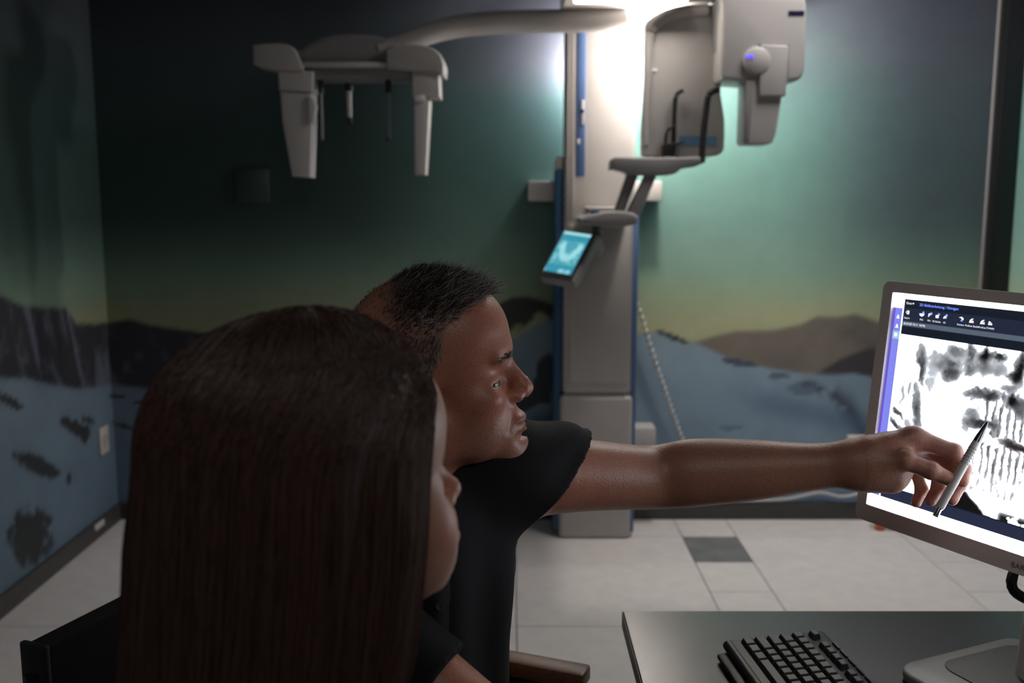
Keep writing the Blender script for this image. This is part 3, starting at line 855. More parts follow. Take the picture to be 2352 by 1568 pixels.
def xray(s, h):
    """what the screen shows: window chrome, tool bars and the panoramic jaw image"""
    C = np.zeros(s.shape + (3,)) + np.array([0.0, 0.0, 0.0])
    one = np.ones_like(s)
    C = mix(C, (1.0, 1.0, 1.05), one)
    inside = (s > 0.017) & (h < 0.317) & (h > 0.0165)
    C = np.where(inside[..., None], np.array((0.007, 0.011, 0.021)) / SCR_L, C)
    C = np.where((inside & (h < 0.304) & (h > 0.284))[..., None], np.array((0.016, 0.022, 0.046)) / SCR_L, C)
    C = np.where((inside & (h < 0.2835) & (h > 0.2765))[..., None], np.array((0.095, 0.125, 0.17)) / SCR_L, C)
    C = np.where((inside & (h < 0.034))[..., None], np.array((0.020, 0.026, 0.058)) / SCR_L, C)
    C = np.where(((s > 0.003) & (s < 0.0165) & (h < 0.303) & (h > 0.0165))[..., None], np.array((0.23, 0.25, 0.86)) / SCR_L, C)
    C = np.where(((s < 0.003) & (h < 0.303) & (h > 0.0165))[..., None], np.array((0.14, 0.08, 0.62)) / SCR_L, C)
    C = np.where(((s > 0.003) & (s < 0.0165) & (h < 0.268) & (h > 0.2555))[..., None], np.array((0.33, 0.62, 0.72)) / SCR_L, C)
    img = (s > 0.018) & (s < 0.50) & (h < 0.2635) & (h > 0.036)
    # mirrored panoramic film around the midline
    mid = 0.235
    a = np.where(s < mid, s, 2 * mid - s)
    n = fbm(s * 110, h * 110, 80)
    n2 = fbm(s * 320, h * 200, 90, 3)
    n3 = fbm(s * 150 + 7, h * 150, 84)
    D = np.zeros_like(s) + 0.05 * step(0.5, 0.75, n3)

    def blob(cx, cz, wx, wz, k, ang=0.0, rag=0.5):
        nonlocal D
        ca, sa = math.cos(math.radians(ang)), math.sin(math.radians(ang))
        dx, dz = a - cx + 0.010 * (n - 0.5), h - cz + 0.010 * (n3 - 0.5)
        x, z = (dx * ca + dz * sa) / wx, (-dx * sa + dz * ca) / wz
        q = x * x + z * z + rag * (n3 - 0.5)
        g = np.exp(-np.maximum(q, 0) ** 1.6 * 0.75) * k * (0.78 + 0.44 * n)
        D = 1 - (1 - D) * (1 - np.clip(g, 0, 1))
    blob(0.058, 0.236, 0.008, 0.016, 0.55, 10)
    blob(0.062, 0.215, 0.004, 0.02, 0.75, 8)
    blob(0.078, 0.215, 0.012, 0.035, 0.30, 5)
    blob(0.104, 0.229, 0.020, 0.014, 0.62, -25)
    blob(0.112, 0.218, 0.014, 0.010, 0.60, 30)
    blob(0.112, 0.252, 0.014, 0.008, 0.55, -15)
    blob(0.125, 0.245, 0.010, 0.012, 0.25)
    blob(0.138, 0.250, 0.007, 0.013, 0.75)
    blob(0.138, 0.228, 0.007, 0.008, 0.65, 40)
    blob(0.159, 0.250, 0.010, 0.009, 0.97)
    blob(0.158, 0.234, 0.014, 0.010, 0.62)
    blob(0.180, 0.252, 0.011, 0.005, 0.9)
    blob(0.182, 0.236, 0.012, 0.010, 0.45)
    blob(0.212, 0.240, 0.008, 0.020, 1.0)
    blob(0.205, 0.228, 0.010, 0.006, 0.85)
    blob(0.200, 0.213, 0.012, 0.006, 0.55)
    blob(0.158, 0.199, 0.022, 0.007, 0.72, 12)
    blob(0.178, 0.197, 0.012, 0.006, 0.8, 18)
    blob(0.150, 0.160, 0.012, 0.018, 0.55, -20)
    blob(0.170, 0.158, 0.022, 0.006, 0.80, 6)
    blob(0.188, 0.154, 0.006, 0.018, 0.45)
    blob(0.206, 0.196, 0.010, 0.009, 1.0)
    blob(0.220, 0.188, 0.010, 0.012, 0.7)
    blob(0.058, 0.17, 0.006, 0.028, 0.55, 5)
    blob(0.066, 0.150, 0.006, 0.025, 0.6, 5)
    blob(0.046, 0.185, 0.003, 0.012, 0.35)
    blob(0.030, 0.148, 0.012, 0.004, 0.75, -35)
    blob(0.028, 0.130, 0.013, 0.004, 0.8, -30)
    blob(0.026, 0.110, 0.012, 0.004, 0.7, -30)
    blob(0.052, 0.120, 0.010, 0.022, 0.35, 10)
    blob(0.035, 0.175, 0.004, 0.015, 0.35)
    # roots and gaps of the upper and lower teeth
    teeth = step(0.160, 0.175, a) * step(0.215, 0.20, h) * step(0.075, 0.10, h)
    ph = np.sin((a - 0.16) * 2 * math.pi / 0.0105 + 4 * (n - 0.5)) * 0.5 + 0.5
    D = np.maximum(D, teeth * step(0.2, 1.0, ph) * (0.20 + 0.75 * n) * (0.85 + 0.2 * n2) * (1 - step(0.004, 0.0, np.abs(h - 0.142))))
    D = np.maximum(D, teeth * step(0.008, 0.001, np.abs(h - 0.140 + 0.10 * (a - 0.2) + 0.010 * (n - 0.5))) * step(0.18, 0.215, a) * 0.95)
    D = np.maximum(D, step(0.14, 0.165, a) * step(0.14, 0.12, h) * step(0.045, 0.07, h) * (0.06 + 0.30 * n3 * n3 + 0.12 * step(0.5, 1.0, ph)))
    # dark area below the jaw
    jawline = 0.066 - 0.75 * (a - 0.149)
    D = np.maximum(D, step(0.004, -0.003, h - np.maximum(jawline, 0.036) + 0.006 * (n - 0.5)) * step(0.095, 0.125, a) * step(0.215, 0.19, a) * 0.99)
    D = np.maximum(D, step(0.205, 0.215, a) * step(0.050, 0.040, h) * step(0.45, 0.6, n) * 0.95)
    w_ = np.clip(1.06 - D, 0, 1)
    I = (w_ ** 2.0 * 0.95 + (SCR_L - 0.95) * step(0.78, 1.0, w_)) / SCR_L
    crown = (np.abs(s - 0.158) < 0.009 + 0.15 * (0.148 - h)) & (h < 0.149) & (h > 0.137)
    crown |= (np.abs(s - 0.178) < 0.018) & (np.abs(h - 0.139 + 0.25 * (s - 0.178)) < 0.0055 + 0.0015 * np.sin(s * 700))
    I = np.where(crown, 1.0, I)
    film = np.stack([I * 0.95, I * 1.0, I * 1.08], -1)
    return np.where(img[..., None], film, C)


scr = screen_grid('screen', W_, H_, 520, 324, xray, attr_mat('monitor_screen_glow', 0.35, emit=SCR_L), mon, MM)


def scr_text(body, x, z, size, m, name='screen_text', align_x='LEFT', y=-0.0006, parent=None):
    cu = bpy.data.curves.new(name, 'FONT')
    cu.body = body
    cu.size = size
    cu.align_x = align_x
    cu.align_y = 'CENTER'
    cu.resolution_u = 3
    tmp = bpy.data.objects.new(name + '_tmp', cu)
    COL.objects.link(tmp)
    dg = bpy.context.evaluated_depsgraph_get()
    me = bpy.data.meshes.new_from_object(tmp.evaluated_get(dg))
    bpy.data.objects.remove(tmp, do_unlink=True)
    me.name = name
    # text lies in its xy plane: stand it up in the screen's x-z plane
    R = MM @ Matrix.Translation((x, y, z)) @ Matrix.Rotation(math.radians(90), 4, 'X')
    me.transform(R)
    me.materials.clear()
    return link(name, me, m, parent or scr, smooth=False)


T_white = mat('screen_glow_white', (0.8, 0.8, 0.8), 0.5, emit=(0.9, 0.92, 1.0), strength=1.3)
T_blue = mat('screen_glow_blue', (0.2, 0.3, 0.9), 0.5, emit=(0.16, 0.26, 1.0), strength=1.6)
scr_text('Datei', 0.0215, 0.3103, 0.0046, T_white)
scr_text('2D Bildbearbeitung / Röntgen', 0.0445, 0.3098, 0.0054, T_blue)
scr_text('26.03.20 15:11  93.9%', 0.0205, 0.2800, 0.0043, T_white)
for tx, x in (('Import', 0.0255), ('PSA', 0.051), ('PR1', 0.064), ('IO-Studio', 0.0765), ('IO', 0.0895), ('Kamera', 0.1155), ('ProScan Studio', 0.1335), ('ProScan', 0.1495), ('TWAIN', 0.1615)):
    scr_text(tx, x, 0.2885, 0.0035, T_white, align_x='CENTER')


def icon(polys, m=T_white, name='screen_icon', y=-0.0006):
    bm = bmesh.new()
    for P_ in polys:
        f = bm.faces.new([bm.verts.new((p[0], y, p[1])) for p in P_])
    bmesh.ops.transform(bm, matrix=MM, verts=bm.verts[:])
    me = bpy.data.meshes.new(name)
    bm.to_mesh(me)
    bm.free()
    return link(name, me, m, scr, smooth=False)


def disc(cx, cz, r, n=12, a0=0, a1=360):
    return [(cx + r * math.cos(math.radians(a0 + (a1 - a0) * k / n)), cz + r * math.sin(math.radians(a0 + (a1 - a0) * k / n))) for k in range(n + (a1 - a0 < 360))]


icon([[(0.0325, 0.3115), (0.0352, 0.3115), (0.03385, 0.3090)]])
icon([[(0.0245, 0.2995), (0.0285, 0.2995), (0.0285, 0.2942), (0.0245, 0.2942), (0.0245, 0.2958), (0.0262, 0.2958), (0.0262, 0.2980), (0.0245, 0.2980)]])
icon([[(0.0222, 0.2969), (0.0245, 0.2985), (0.0245, 0.2953)]])
icon([disc(0.0505, 0.2975, 0.0042, 10, 180, 360)])
icon([[(0.0618, 0.2990), (0.0655, 0.2990), (0.0650, 0.2965), (0.0632, 0.2960), (0.0630, 0.2940), (0.0615, 0.2942)]])
icon([[(0.0740, 0.2980), (0.0790, 0.2980), (0.0790, 0.2938), (0.0740, 0.2938)]])
icon([[(0.0865, 0.2945), (0.0880, 0.2978), (0.0915, 0.2978), (0.0918, 0.2940), (0.0905, 0.2955), (0.0885, 0.2940)]])
for x in (0.0527, 0.0662, 0.0787, 0.0915):
    icon([disc(x, 0.2990, 0.0019)], T_blue)
icon([[(0.1115, 0.2985), (0.1160, 0.2998), (0.1192, 0.2978), (0.1190, 0.2950), (0.1165, 0.2958), (0.1155, 0.2976)]])
icon([[(0.1150, 0.2955), (0.1178, 0.2948), (0.1178, 0.2932), (0.1150, 0.2934)]], T_blue)
for x in (0.1318, 0.1488):
    icon([[(x - 0.0035, 0.2930), (x - 0.0025, 0.2970), (x + 0.001, 0.2992), (x + 0.0030, 0.2990), (x + 0.0005, 0.2968), (x + 0.0005, 0.2930)]])
    icon([[(x + 0.0012, 0.2964), (x + 0.0032, 0.2960), (x + 0.0034, 0.2930), (x + 0.0012, 0.2930)]])
icon([[(0.1575, 0.2932), (0.1575, 0.2955), (0.1635, 0.2955), (0.1635, 0.2932)]])
icon([[(0.1575, 0.2962), (0.1585, 0.2985), (0.1630, 0.2962)]])
for z in (0.290, 0.276):
    icon([disc(0.0097, z, 0.0016), disc(0.0097, z - 0.0038, 0.0028, 10, 0, 180)])
icon([[(0.0072, 0.2645), (0.0120, 0.2645), (0.0120, 0.2592), (0.0072, 0.2592)]])
icon([disc(0.0105, 0.0285, 0.0014), disc(0.0105, 0.0250, 0.0024, 10, 0, 180)])
icon([disc(0.1985, 0.0078, 0.0008), disc(0.2005, 0.0078, 0.0008), disc(0.1998, 0.0095, 0.0006)], mat('screen_glow_teal', (0.2, 0.8, 0.8), 0.5, emit=(0.25, 0.75, 0.8), strength=1.5))
scr_text('BARCO', 0.259, -0.0155, 0.0105, mat('logo_dark_grey', (0.07, 0.068, 0.065), 0.5), 'logo', 'CENTER', -0.0073, mon)
# stand
RXm = Matrix.Rotation(math.radians(-90), 4, 'X')


def plate(name, x0, x1, y0, y1, r, z0, z1, m, parent, M, bev):
    """rounded plate lying flat: outline in x-y, thickness z0..z1"""
    return prism(name, rrect(x0, x1, y0, y1, r, 8), -z1, -z0, m, parent, bev, 3, M @ RXm)


MS = Matrix.Translation((0.712, 1.258, DZ)) @ Matrix.Rotation(math.radians(24), 4, 'Z')
sb = plate('stand_base', -0.125, 0.125, -0.14, 0.14, 0.035, 0.0, 0.017, mat('stand_silver_grey', (0.27, 0.27, 0.26), 0.4, vary=0.03), mon, MS, 0.005)
plate('base_inset', -0.065, 0.10, -0.12, 0.118, 0.03, 0.0165, 0.0185, mat('stand_inset_dark', (0.06, 0.063, 0.066), 0.5), sb, MS, 0.0008)
nk = Vector((0.735, 1.30, DZ + 0.015))
tube('stand_neck', [tuple(nk), (0.745, 1.308, 0.90), (0.742, 1.306, 1.02), tuple(MM @ Vector((0.259, 0.075, 0.14)))], [0.034, 0.030, 0.030, 0.028], M_bez, mon, sides=16)
tube('monitor_cable', [tuple(MM @ Vector((0.20, 0.075, 0.08))), (0.76, 1.40, 0.93), (0.715, 1.36, 0.872), (0.735, 1.345, 0.850), (0.79, 1.345, 0.84), (0.84, 1.42, 0.78), (0.90, 1.50, 0.748)], 0.0075, M_black, mon, sides=10)

# ------------------------------------------------------------------ the man's chair
f2 = np.array((0.927, -0.375, 0.0)); f2 /= np.linalg.norm(f2)
l2 = np.array((-f2[1], f2[0], 0.0))


def chair_matrix(origin):
    return Matrix(((f2[0], l2[0], 0, origin[0]), (f2[1], l2[1], 0, origin[1]), (0, 0, 1, 0), (0, 0, 0, 1)))


M_chair = mat('black_chair_fabric', (0.010, 0.010, 0.012), 0.85, vary=0.2, scale=250, bump=0.3, spec=0.2)


def chair(name, MC, arms=True):
    ch = empty(name, MC.translation)
    box('seat', (-0.22, -0.235, 0.41), (0.25, 0.235, 0.468), M_chair, ch, bev=0.02, seg=3, M=MC)
    bk = box('backrest', (-0.315, -0.24, 0.50), (-0.275, 0.24, 0.820), M_chair, ch, bev=0.008, seg=2, M=MC)
    box('backrest_edge', (-0.318, -0.246, 0.498), (-0.272, -0.236, 0.823), mat('chair_frame_black', (0.013, 0.013, 0.016), 0.4), bk, bev=0.003, M=MC)
    for s in (-1, 1):
        y = 0.262 * s
        tube('leg', [tuple(MC @ Vector(p)) for p in ((-0.30, y * 0.93, 0.78), (-0.27, y * 0.95, 0.60), (-0.25, y * 0.97, 0.40), (-0.28, y, 0.012))], 0.011, MATS['chair_frame_black'], ch, sides=10)
        tube('leg', [tuple(MC @ Vector(p)) for p in ((0.28, y, 0.012), (0.27, y, 0.30), (0.27, y, 0.628))], 0.011, MATS['chair_frame_black'], ch, sides=10)
        tube('side_rail', [tuple(MC @ Vector(p)) for p in ((-0.25, y * 0.97, 0.425), (0.27, y, 0.425))], 0.010, MATS['chair_frame_black'], ch, sides=10)
        if arms:
            box('armrest', (-0.21, y - 0.022, 0.640), (0.325, y + 0.022, 0.668), M_wood, ch, bev=0.006, seg=2, M=MC)
            box('armrest_bracket', (-0.20, y - 0.014, 0.612), (0.318, y + 0.014, 0.6395), MATS['chair_frame_black'], ch, bev=0.003, M=MC)
    return ch


MCm = chair_matrix((-0.279, 1.379))
tag(chair('armchair', MCm), 'black chair with brown wooden armrest that the man sits on', 'chair')
f2 = np.array((0.84, 0.54, 0.0)); f2 /= np.linalg.norm(f2)
l2 = np.array((-f2[1], f2[0], 0.0))
MCw = chair_matrix((-0.27, 0.62))
tag(chair('side_chair', MCw, False), 'black chair that the long-haired woman sits on', 'chair')

# ------------------------------------------------------------------ implicit-surface modelling for people
def rotm(yaw=0.0, pitch=0.0, roll=0.0):
    """columns: forward, left, up; pitch > 0 lifts the chin"""
    cy, sy = math.cos(yaw), math.sin(yaw)
    cp, sp = math.cos(pitch), math.sin(pitch)
    cr, sr = math.cos(roll), math.sin(roll)
    Rz = np.array([[cy, -sy, 0], [sy, cy, 0], [0, 0, 1]])
    Ry = np.array([[cp, 0, -sp], [0, 1, 0], [sp, 0, cp]])
    Rx = np.array([[1, 0, 0], [0, cr, -sr], [0, sr, cr]])
    return Rz @ Ry @ Rx


class Sdf:
    def __init__(self):
        self.ops = []

    def ell(self, c, r, k=0.02, R=None, sub=False):
        self.ops.append(('e', np.array(c, float), np.array(r, float), k, None if R is None else np.array(R), sub, max(r)))

    def cap(self, a, b, ra, rb, k=0.02, sub=False):
        a, b = np.array(a, float), np.array(b, float)
        self.ops.append(('c', (a, b), (ra, rb), k, None, sub, np.linalg.norm(b - a) / 2 + max(ra, rb)))

    def chain(self, pts, rad, n=6, k=0.03):
        """smooth tapering limb through the points; k joins it to what is there already"""
        P = catmull(pts, n)
        R_ = catmull([(r, 0, 0) for r in rad], n)[:, 0]
        for i in range(len(P) - 1):
            self.cap(P[i], P[i + 1], R_[i], R_[i + 1], k if i == 0 else 0.0012)

    def plane(self, p, n, k=0.001):
        """cuts away everything on the side n points to"""
        n = np.array(n, float)
        self.ops.append(('p', np.array(p, float), n / np.linalg.norm(n), k, None, True, 1e9))

    def centre(self, o):
        return (o[1][0] + o[1][1]) / 2 if o[0] == 'c' else o[1]

    def dist(self, o, P):
        if o[0] == 'e':
            q = P - o[1]
            if o[4] is not None:
                q = q @ o[4]
            q1 = q / o[2]
            k0 = np.sqrt((q1 * q1).sum(-1))
            q2 = q1 / o[2]
            k1 = np.sqrt((q2 * q2).sum(-1))
            return k0 * (k0 - 1.0) / np.maximum(k1, 1e-9)
        if o[0] == 'c':
            a, b = o[1]
            ra, rb = o[2]
            ab = b - a
            t = np.clip(((P - a) @ ab) / (ab @ ab), 0, 1)
            d = P - a - t[..., None] * ab
            return np.sqrt((d * d).sum(-1)) - (ra + (rb - ra) * t)
        return (o[1] - P) @ o[2]

    def apply(self, o, d, P):
        g = self.dist(o, P)
        k = o[3]
        if o[5]:
            g = -g
            h = np.maximum(k - np.abs(d - g), 0) / k
            return np.maximum(d, g) + h * h * k * 0.25
        h = np.maximum(k - np.abs(d - g), 0) / k
        return np.minimum(d, g) - h * h * k * 0.25

    def eval(self, P):
        d = np.full(P.shape[:-1], 10.0)
        for o in self.ops:
            d = self.apply(o, d, P)
        return d

    def mesh(self, lo, hi, h, disp=None, shell=None):
        """surface-nets mesh; disp(P, d) may add detail; shell hollows to a wall thickness"""
        lo = np.array(lo, float)
        B = 8
        nb = np.ceil((np.array(hi) - lo) / (h * B)).astype(int)
        gx = [lo[i] + (np.arange(nb[i]) + 0.5) * h * B for i in range(3)]
        Cc = np.stack(np.meshgrid(*gx, indexing='ij'), -1).reshape(-1, 3)
        dc = self.eval(Cc)
        rad = h * B * 0.9 + 0.012
        keep = (dc < rad) if disp is not None else (np.abs(dc) < rad + (shell or 0))
        n = nb * B
        vol_in = np.repeat(np.repeat(np.repeat((dc < 0).reshape(nb), B, 0), B, 1), B, 2)
        if shell:
            vol_in[:] = False
        vol = np.where(vol_in, np.float32(-1), np.float32(1)).astype(np.float32)
        kb_ = np.argwhere(keep.reshape(nb))
        cen = Cc[keep]
        off = np.stack(np.meshgrid(*[np.arange(B)] * 3, indexing='ij'), -1).reshape(-1, 3)
        P = (lo + (kb_[:, None, :] * B + off[None]) * h)
        d = np.full(P.shape[:2], 10.0)
        for o in self.ops:
            if o[0] == 'p':
                d = self.apply(o, d, P)
                continue
            c = self.centre(o)
            near = np.sqrt(((cen - c) ** 2).sum(1)) < o[6] + o[3] + rad * 2.2
            if near.any():
                d[near] = self.apply(o, d[near], P[near])
        if disp is not None:
            d = d + disp(P, d)
        if shell:
            d = np.maximum(d, -(d + shell))
        ii = kb_[:, None, :] * B + off[None]
        vol[ii[..., 0], ii[..., 1], ii[..., 2]] = d
        ins = vol < 0
        s = [ins[a:n[0] - 1 + a, b:n[1] - 1 + b, c:n[2] - 1 + c] for a in (0, 1) for b in (0, 1) for c in (0, 1)]
        any_ = s[0].copy()
        all_ = s[0].copy()
        for t in s[1:]:
            any_ |= t
            all_ &= t
        cells = np.argwhere(any_ & ~all_)
        m = n - 1
        key = (cells[:, 0] * m[1] + cells[:, 1]) * m[2] + cells[:, 2]
        acc = np.zeros((len(cells), 3))
        cnt = np.zeros(len(cells))
        cor = [(a, b, c) for a in (0, 1) for b in (0, 1) for c in (0, 1)]
        val = {q: vol[cells[:, 0] + q[0], cells[:, 1] + q[1], cells[:, 2] + q[2]] for q in cor}
        for q in cor:
            for ax in range(3):
                if q[ax] == 0:
                    r = list(q)
                    r[ax] = 1
                    a, b = val[q], val[tuple(r)]
                    x = (a < 0) != (b < 0)
                    t = np.where(x, a / np.where(x, a - b, 1), 0)
                    pt = np.tile(np.array(q, float), (len(cells), 1))
                    pt[:, ax] = t
                    acc += np.where(x[:, None], pt, 0)
                    cnt += x
        V = lo + (cells + acc / np.maximum(cnt, 1)[:, None]) * h
        faces = []
        for ax in range(3):
            sl0 = [slice(1, n[i] - 1) for i in range(3)]
            sl1 = list(sl0)
            sl0[ax] = slice(0, n[ax] - 1)
            sl1[ax] = slice(1, n[ax])
            A, Bq = ins[tuple(sl0)], ins[tuple(sl1)]
            cr = np.argwhere(A != Bq)
            base = cr + 1
            base[:, ax] -= 1
            fl = A[cr[:, 0], cr[:, 1], cr[:, 2]]
            u, v = (ax + 1) % 3, (ax + 2) % 3
            q4 = []
            for du, dv in ((-1, -1), (0, -1), (0, 0), (-1, 0)):
                c = base.copy()
                c[:, u] += du
                c[:, v] += dv
                q4.append((c[:, 0] * m[1] + c[:, 1]) * m[2] + c[:, 2])
            q4 = np.stack(q4, 1)
            idx = np.searchsorted(key, q4)
            idx = np.where(fl[:, None], idx, idx[:, ::-1])
            faces.append(idx)
        return V, np.concatenate(faces)


def head_ops(S, O, R, sc, female=False, earside=None):
    """a head in millimetres about O: x forward, y left, z up"""
    def w(p):
        return O + R @ (np.array(p, float) * sc)
    def E(c, r, k, sub=False, Rl=None):
        RR = R if Rl is None else R @ Rl
        S.ell(w(c), np.array(r) * sc, k * 0.001, RR, sub)
    def Cp(a, b, ra, rb, k, sub=False):
        S.cap(w(a), w(b), ra * sc, rb * sc, k * 0.001, sub)
    sc = sc * 0.001
    E((-2, 0, 45), (97, 75, 82), 1)
    E((-38, 0, 8), (60, 63, 58), 30)
    E((50, 0, 45), (45, 58, 52), 25)
    E((50, 0, -25), (44, 55, 62), 25)
    if female:
        E((42, 0, -74), (50, 46, 34), 25)
        E((84, 0, -95), (14, 17, 15), 22)
        for s in (-1, 1):
            E((60, 40 * s, -32), (25, 20, 24), 22)
            E((60, 32 * s, -58), (26, 20, 30), 25)
    else:
        E((84, 0, 27), (15, 44, 10), 16)
        E((38, 0, -78), (56, 51, 34), 25)
        E((84, 0, -98), (16, 23, 16), 18)
        for s in (-1, 1):
            E((4, 50 * s, -68), (22, 13, 26), 25)
            E((62, 44 * s, -28), (24, 17, 15), 20)
            E((47, 34 * s, -60), (28, 18, 32), 22)
    E((80, 0, -66), (23, 30, 28), 18)
    # eye sockets, lids
    for s in (-1, 1):
        E((95, 31 * s, -8), (18, 17, 11), 14, True)
        E((71, 32 * s, -9), (15, 17, 14), 5)
        E((85, 36 * s, -11), (15, 14, 2.1 if not female else 2.8), 2.5, True, rotm(0.45 * s))
        if not female:
            E((79, 31 * s, -21), (8, 13, 5), 6)
            Cp((90, 10 * s, 20), (84, 42 * s, 20), 6, 5, 8)
    # nose
    if female:
        Cp((90, 0, 6), (108, 0, -22), 6, 7, 10)
        E((110, 0, -27), (9.5, 9, 8.5), 8)
        for s in (-1, 1):
            E((100, 10 * s, -33), (9, 6.5, 6.5), 6)
    else:
        Cp((93, 0, 8), (111, 0, -20), 7.5, 9, 10)
        E((112, 0, -27), (12.5, 11, 10.5), 9)
        for s in (-1, 1):
            E((100, 13 * s, -33), (11.5, 8, 8), 6)
            E((109, 6.5 * s, -40), (7, 3.2, 3.5), 3, True)
    # lips
    E((101, 0, -61), (10, 22, 6.5), 7)
    E((99, 0, -74), (9.5, 19, 7), 7)
    E((110, 0, -67.5), (14, 25, 1.0), 2, True)
    E((107, 0, -84), (10, 24, 6), 10, True)
    if not female:
        for s in (-1, 1):
            Cp((102, 19 * s, -39), (91, 34 * s, -70), 1.0, 0.8, 8, True)
    # ears
    for s in (-1, 1):
        Rl = rotm(0.35 * -s, 0.25, 0)
        E((-12, 76 * s, -10), (17, 5, 31), 6, False, Rl)
        E((-8, 81 * s, -6), (9, 4, 18), 5, True, Rl)
    return w


def paint(V, O, R, sc, female=False):
    """skin colour by place on the head: lips, brow hair, stubble, scalp"""
    L = ((V - O) @ R) / (sc * 0.001)
    base = np.array((0.47, 0.20, 0.132)) if not female else np.array((0.50, 0.27, 0.195))
    C = np.tile(base, (len(V), 1))
    n = fbm(L[:, 0] * 0.05 + L[:, 1] * 0.03, L[:, 2] * 0.05, 120)
    C = C * (0.86 + 0.28 * n)[:, None]
    x, y, z = L[:, 0], np.abs(L[:, 1]), L[:, 2]
    near = (np.abs(x) < 160) & (z > -125) & (z < 150)
    def blob(c, r, col, k):
        nonlocal C
        q = ((x - c[0]) / r[0]) ** 2 + ((y - c[1]) / r[1]) ** 2 + ((z - c[2]) / r[2]) ** 2
        C = mix(C, col, step(1.3, 0.5, q) * k * near)
    blob((104, 0, -61), (14, 23, 6), (0.36, 0.11, 0.09), 0.8)
    blob((102, 0, -74), (14, 20, 6.5), (0.38, 0.12, 0.10), 0.8)
    blob((110, 0, -27), (20, 18, 14), (0.48, 0.18, 0.12), 0.5)
    blob((75, 42, -40), (30, 26, 24), (0.52, 0.19, 0.13), 0.45 if not female else 0.6)
    # brows
    bz = (18 if not female else 15) + 3 - 0.012 * (y - 28) ** 2 * 0.5
    q = ((z - bz) / (4.2 if not female else 3.5)) ** 2 + ((y - 29) / 19) ** 2
    hn = fbm(y * 0.8, z * 0.4, 130)
    C = mix(C, (0.05, 0.035, 0.03), step(1.2, 0.4, q + 0.6 * (hn - 0.5)) * (x > 55) * near * (0.85 if female else 0.7))
    if not female:
        # short-cropped sides and back darken the scalp, the crown is nearly bare
        lt, ls = 92 - (78 - x) * 0.45, np.interp(z, [-30, 13, 37, 68, 75], [-4, 8, 24, 31, 45])
        scalp = np.maximum(step(-4, 6, z - lt) * step(28, 34, x) * step(84, 76, x), step(4, -6, x - ls) * step(-38, -20, z)) * near
        top = step(70, 95, z)
        crown = step(-20, -55, x) * step(40, 70, z)
        C = mix(C, (0.10, 0.075, 0.065), scalp * (0.55 + 0.3 * top) * (1 - 0.75 * crown))
        st = step(-45, -60, z) * step(20, 45, x) * near
        C = mix(C, (0.30, 0.17, 0.13), st * 0.35)
    return np.clip(C, 0.01, 1), L


M_skin = attr_mat('skin', rough=0.40, spec=0.5, noise=0.12, nscale=380, bump=0.45, sss=0.12)
M_skinf = attr_mat('skin_soft', rough=0.45, spec=0.4, noise=0.05, nscale=420, bump=0.1, sss=0.12)
M_shirt = mat('black_polo_cloth', (0.010, 0.0105, 0.012), 0.8, vary=0.15, scale=500, bump=0.25, spec=0.25)
M_shirtw = mat('black_shirt_cloth', (0.009, 0.009, 0.011), 0.8, vary=0.15, scale=500, bump=0.2, spec=0.25)
M_trou = mat('dark_trouser_cloth', (0.015, 0.016, 0.022), 0.85, vary=0.15, scale=400, bump=0.2, spec=0.2)
M_eye = mat('eye_white', (0.20, 0.17, 0.155), 0.35, vary=0.03)
M_iris = mat('iris_dark', (0.05, 0.045, 0.04), 0.12)


def strands(name, roots, paths, r0, r1, cols, m, parent):
    """thin three-sided hairs; paths (n, k, 3)"""
    n, k, _ = paths.shape
    t = np.gradient(paths, axis=1)
    t /= np.linalg.norm(t, axis=2, keepdims=True) + 1e-12
    ref = np.array((0.31, 0.83, 0.46))
    s = np.cross(t, ref)
    s /= np.linalg.norm(s, axis=2, keepdims=True) + 1e-12
    w = np.cross(s, t)
    rr = np.linspace(r0, r1, k)[None, :, None]
    ring = [paths + rr * (math.cos(a) * s + math.sin(a) * w) for a in (0, 2.0944, 4.18879)]
    V = np.stack(ring, 2)                          # n,k,3,3
    idx = np.arange(n * k * 3).reshape(n, k, 3)
    Fq = []
    for j in range(3):
        Fq.append(np.stack([idx[:, :-1, j], idx[:, 1:, j], idx[:, 1:, (j + 1) % 3], idx[:, :-1, (j + 1) % 3]], -1).reshape(-1, 4))
    cc = np.repeat(cols, k * 3, axis=0)
    return tag(pyd(name, V.reshape(-1, 3), np.concatenate(Fq), m, parent, col=cc), kind='stuff')


# ------------------------------------------------------------------ the man
OM = np.array((-0.099, 1.20, 1.200))
RM = rotm(math.radians(-2), math.radians(6), 0)
TF = np.array((0.54, -0.84, 0.0))                 # chest direction
TL_ = np.array((0.84, 0.54, 0.0))                 # his left
RT = np.stack([TF, TL_, np.array((0, 0, 1.0))], 1)
T0 = np.array((-0.150, 1.165, 0.905))
SLs = np.array((0.005, 1.235, 1.068))             # left shoulder
SRs = T0 - 0.165 * TL_ + np.array((0, 0, 0.125))
ERs = np.array((-0.035, 0.985, 0.862))           # right elbow and wrist
WRs = np.array((0.085, 1.105, 0.690))
EL = np.array((0.190, 1.325, 1.036))
WR = np.array((0.455, 1.272, 1.070))
man = empty('person', (-0.2, 1.28, 0.0))
tag(man, 'man in a black polo shirt pointing a pen at the monitor', 'person')


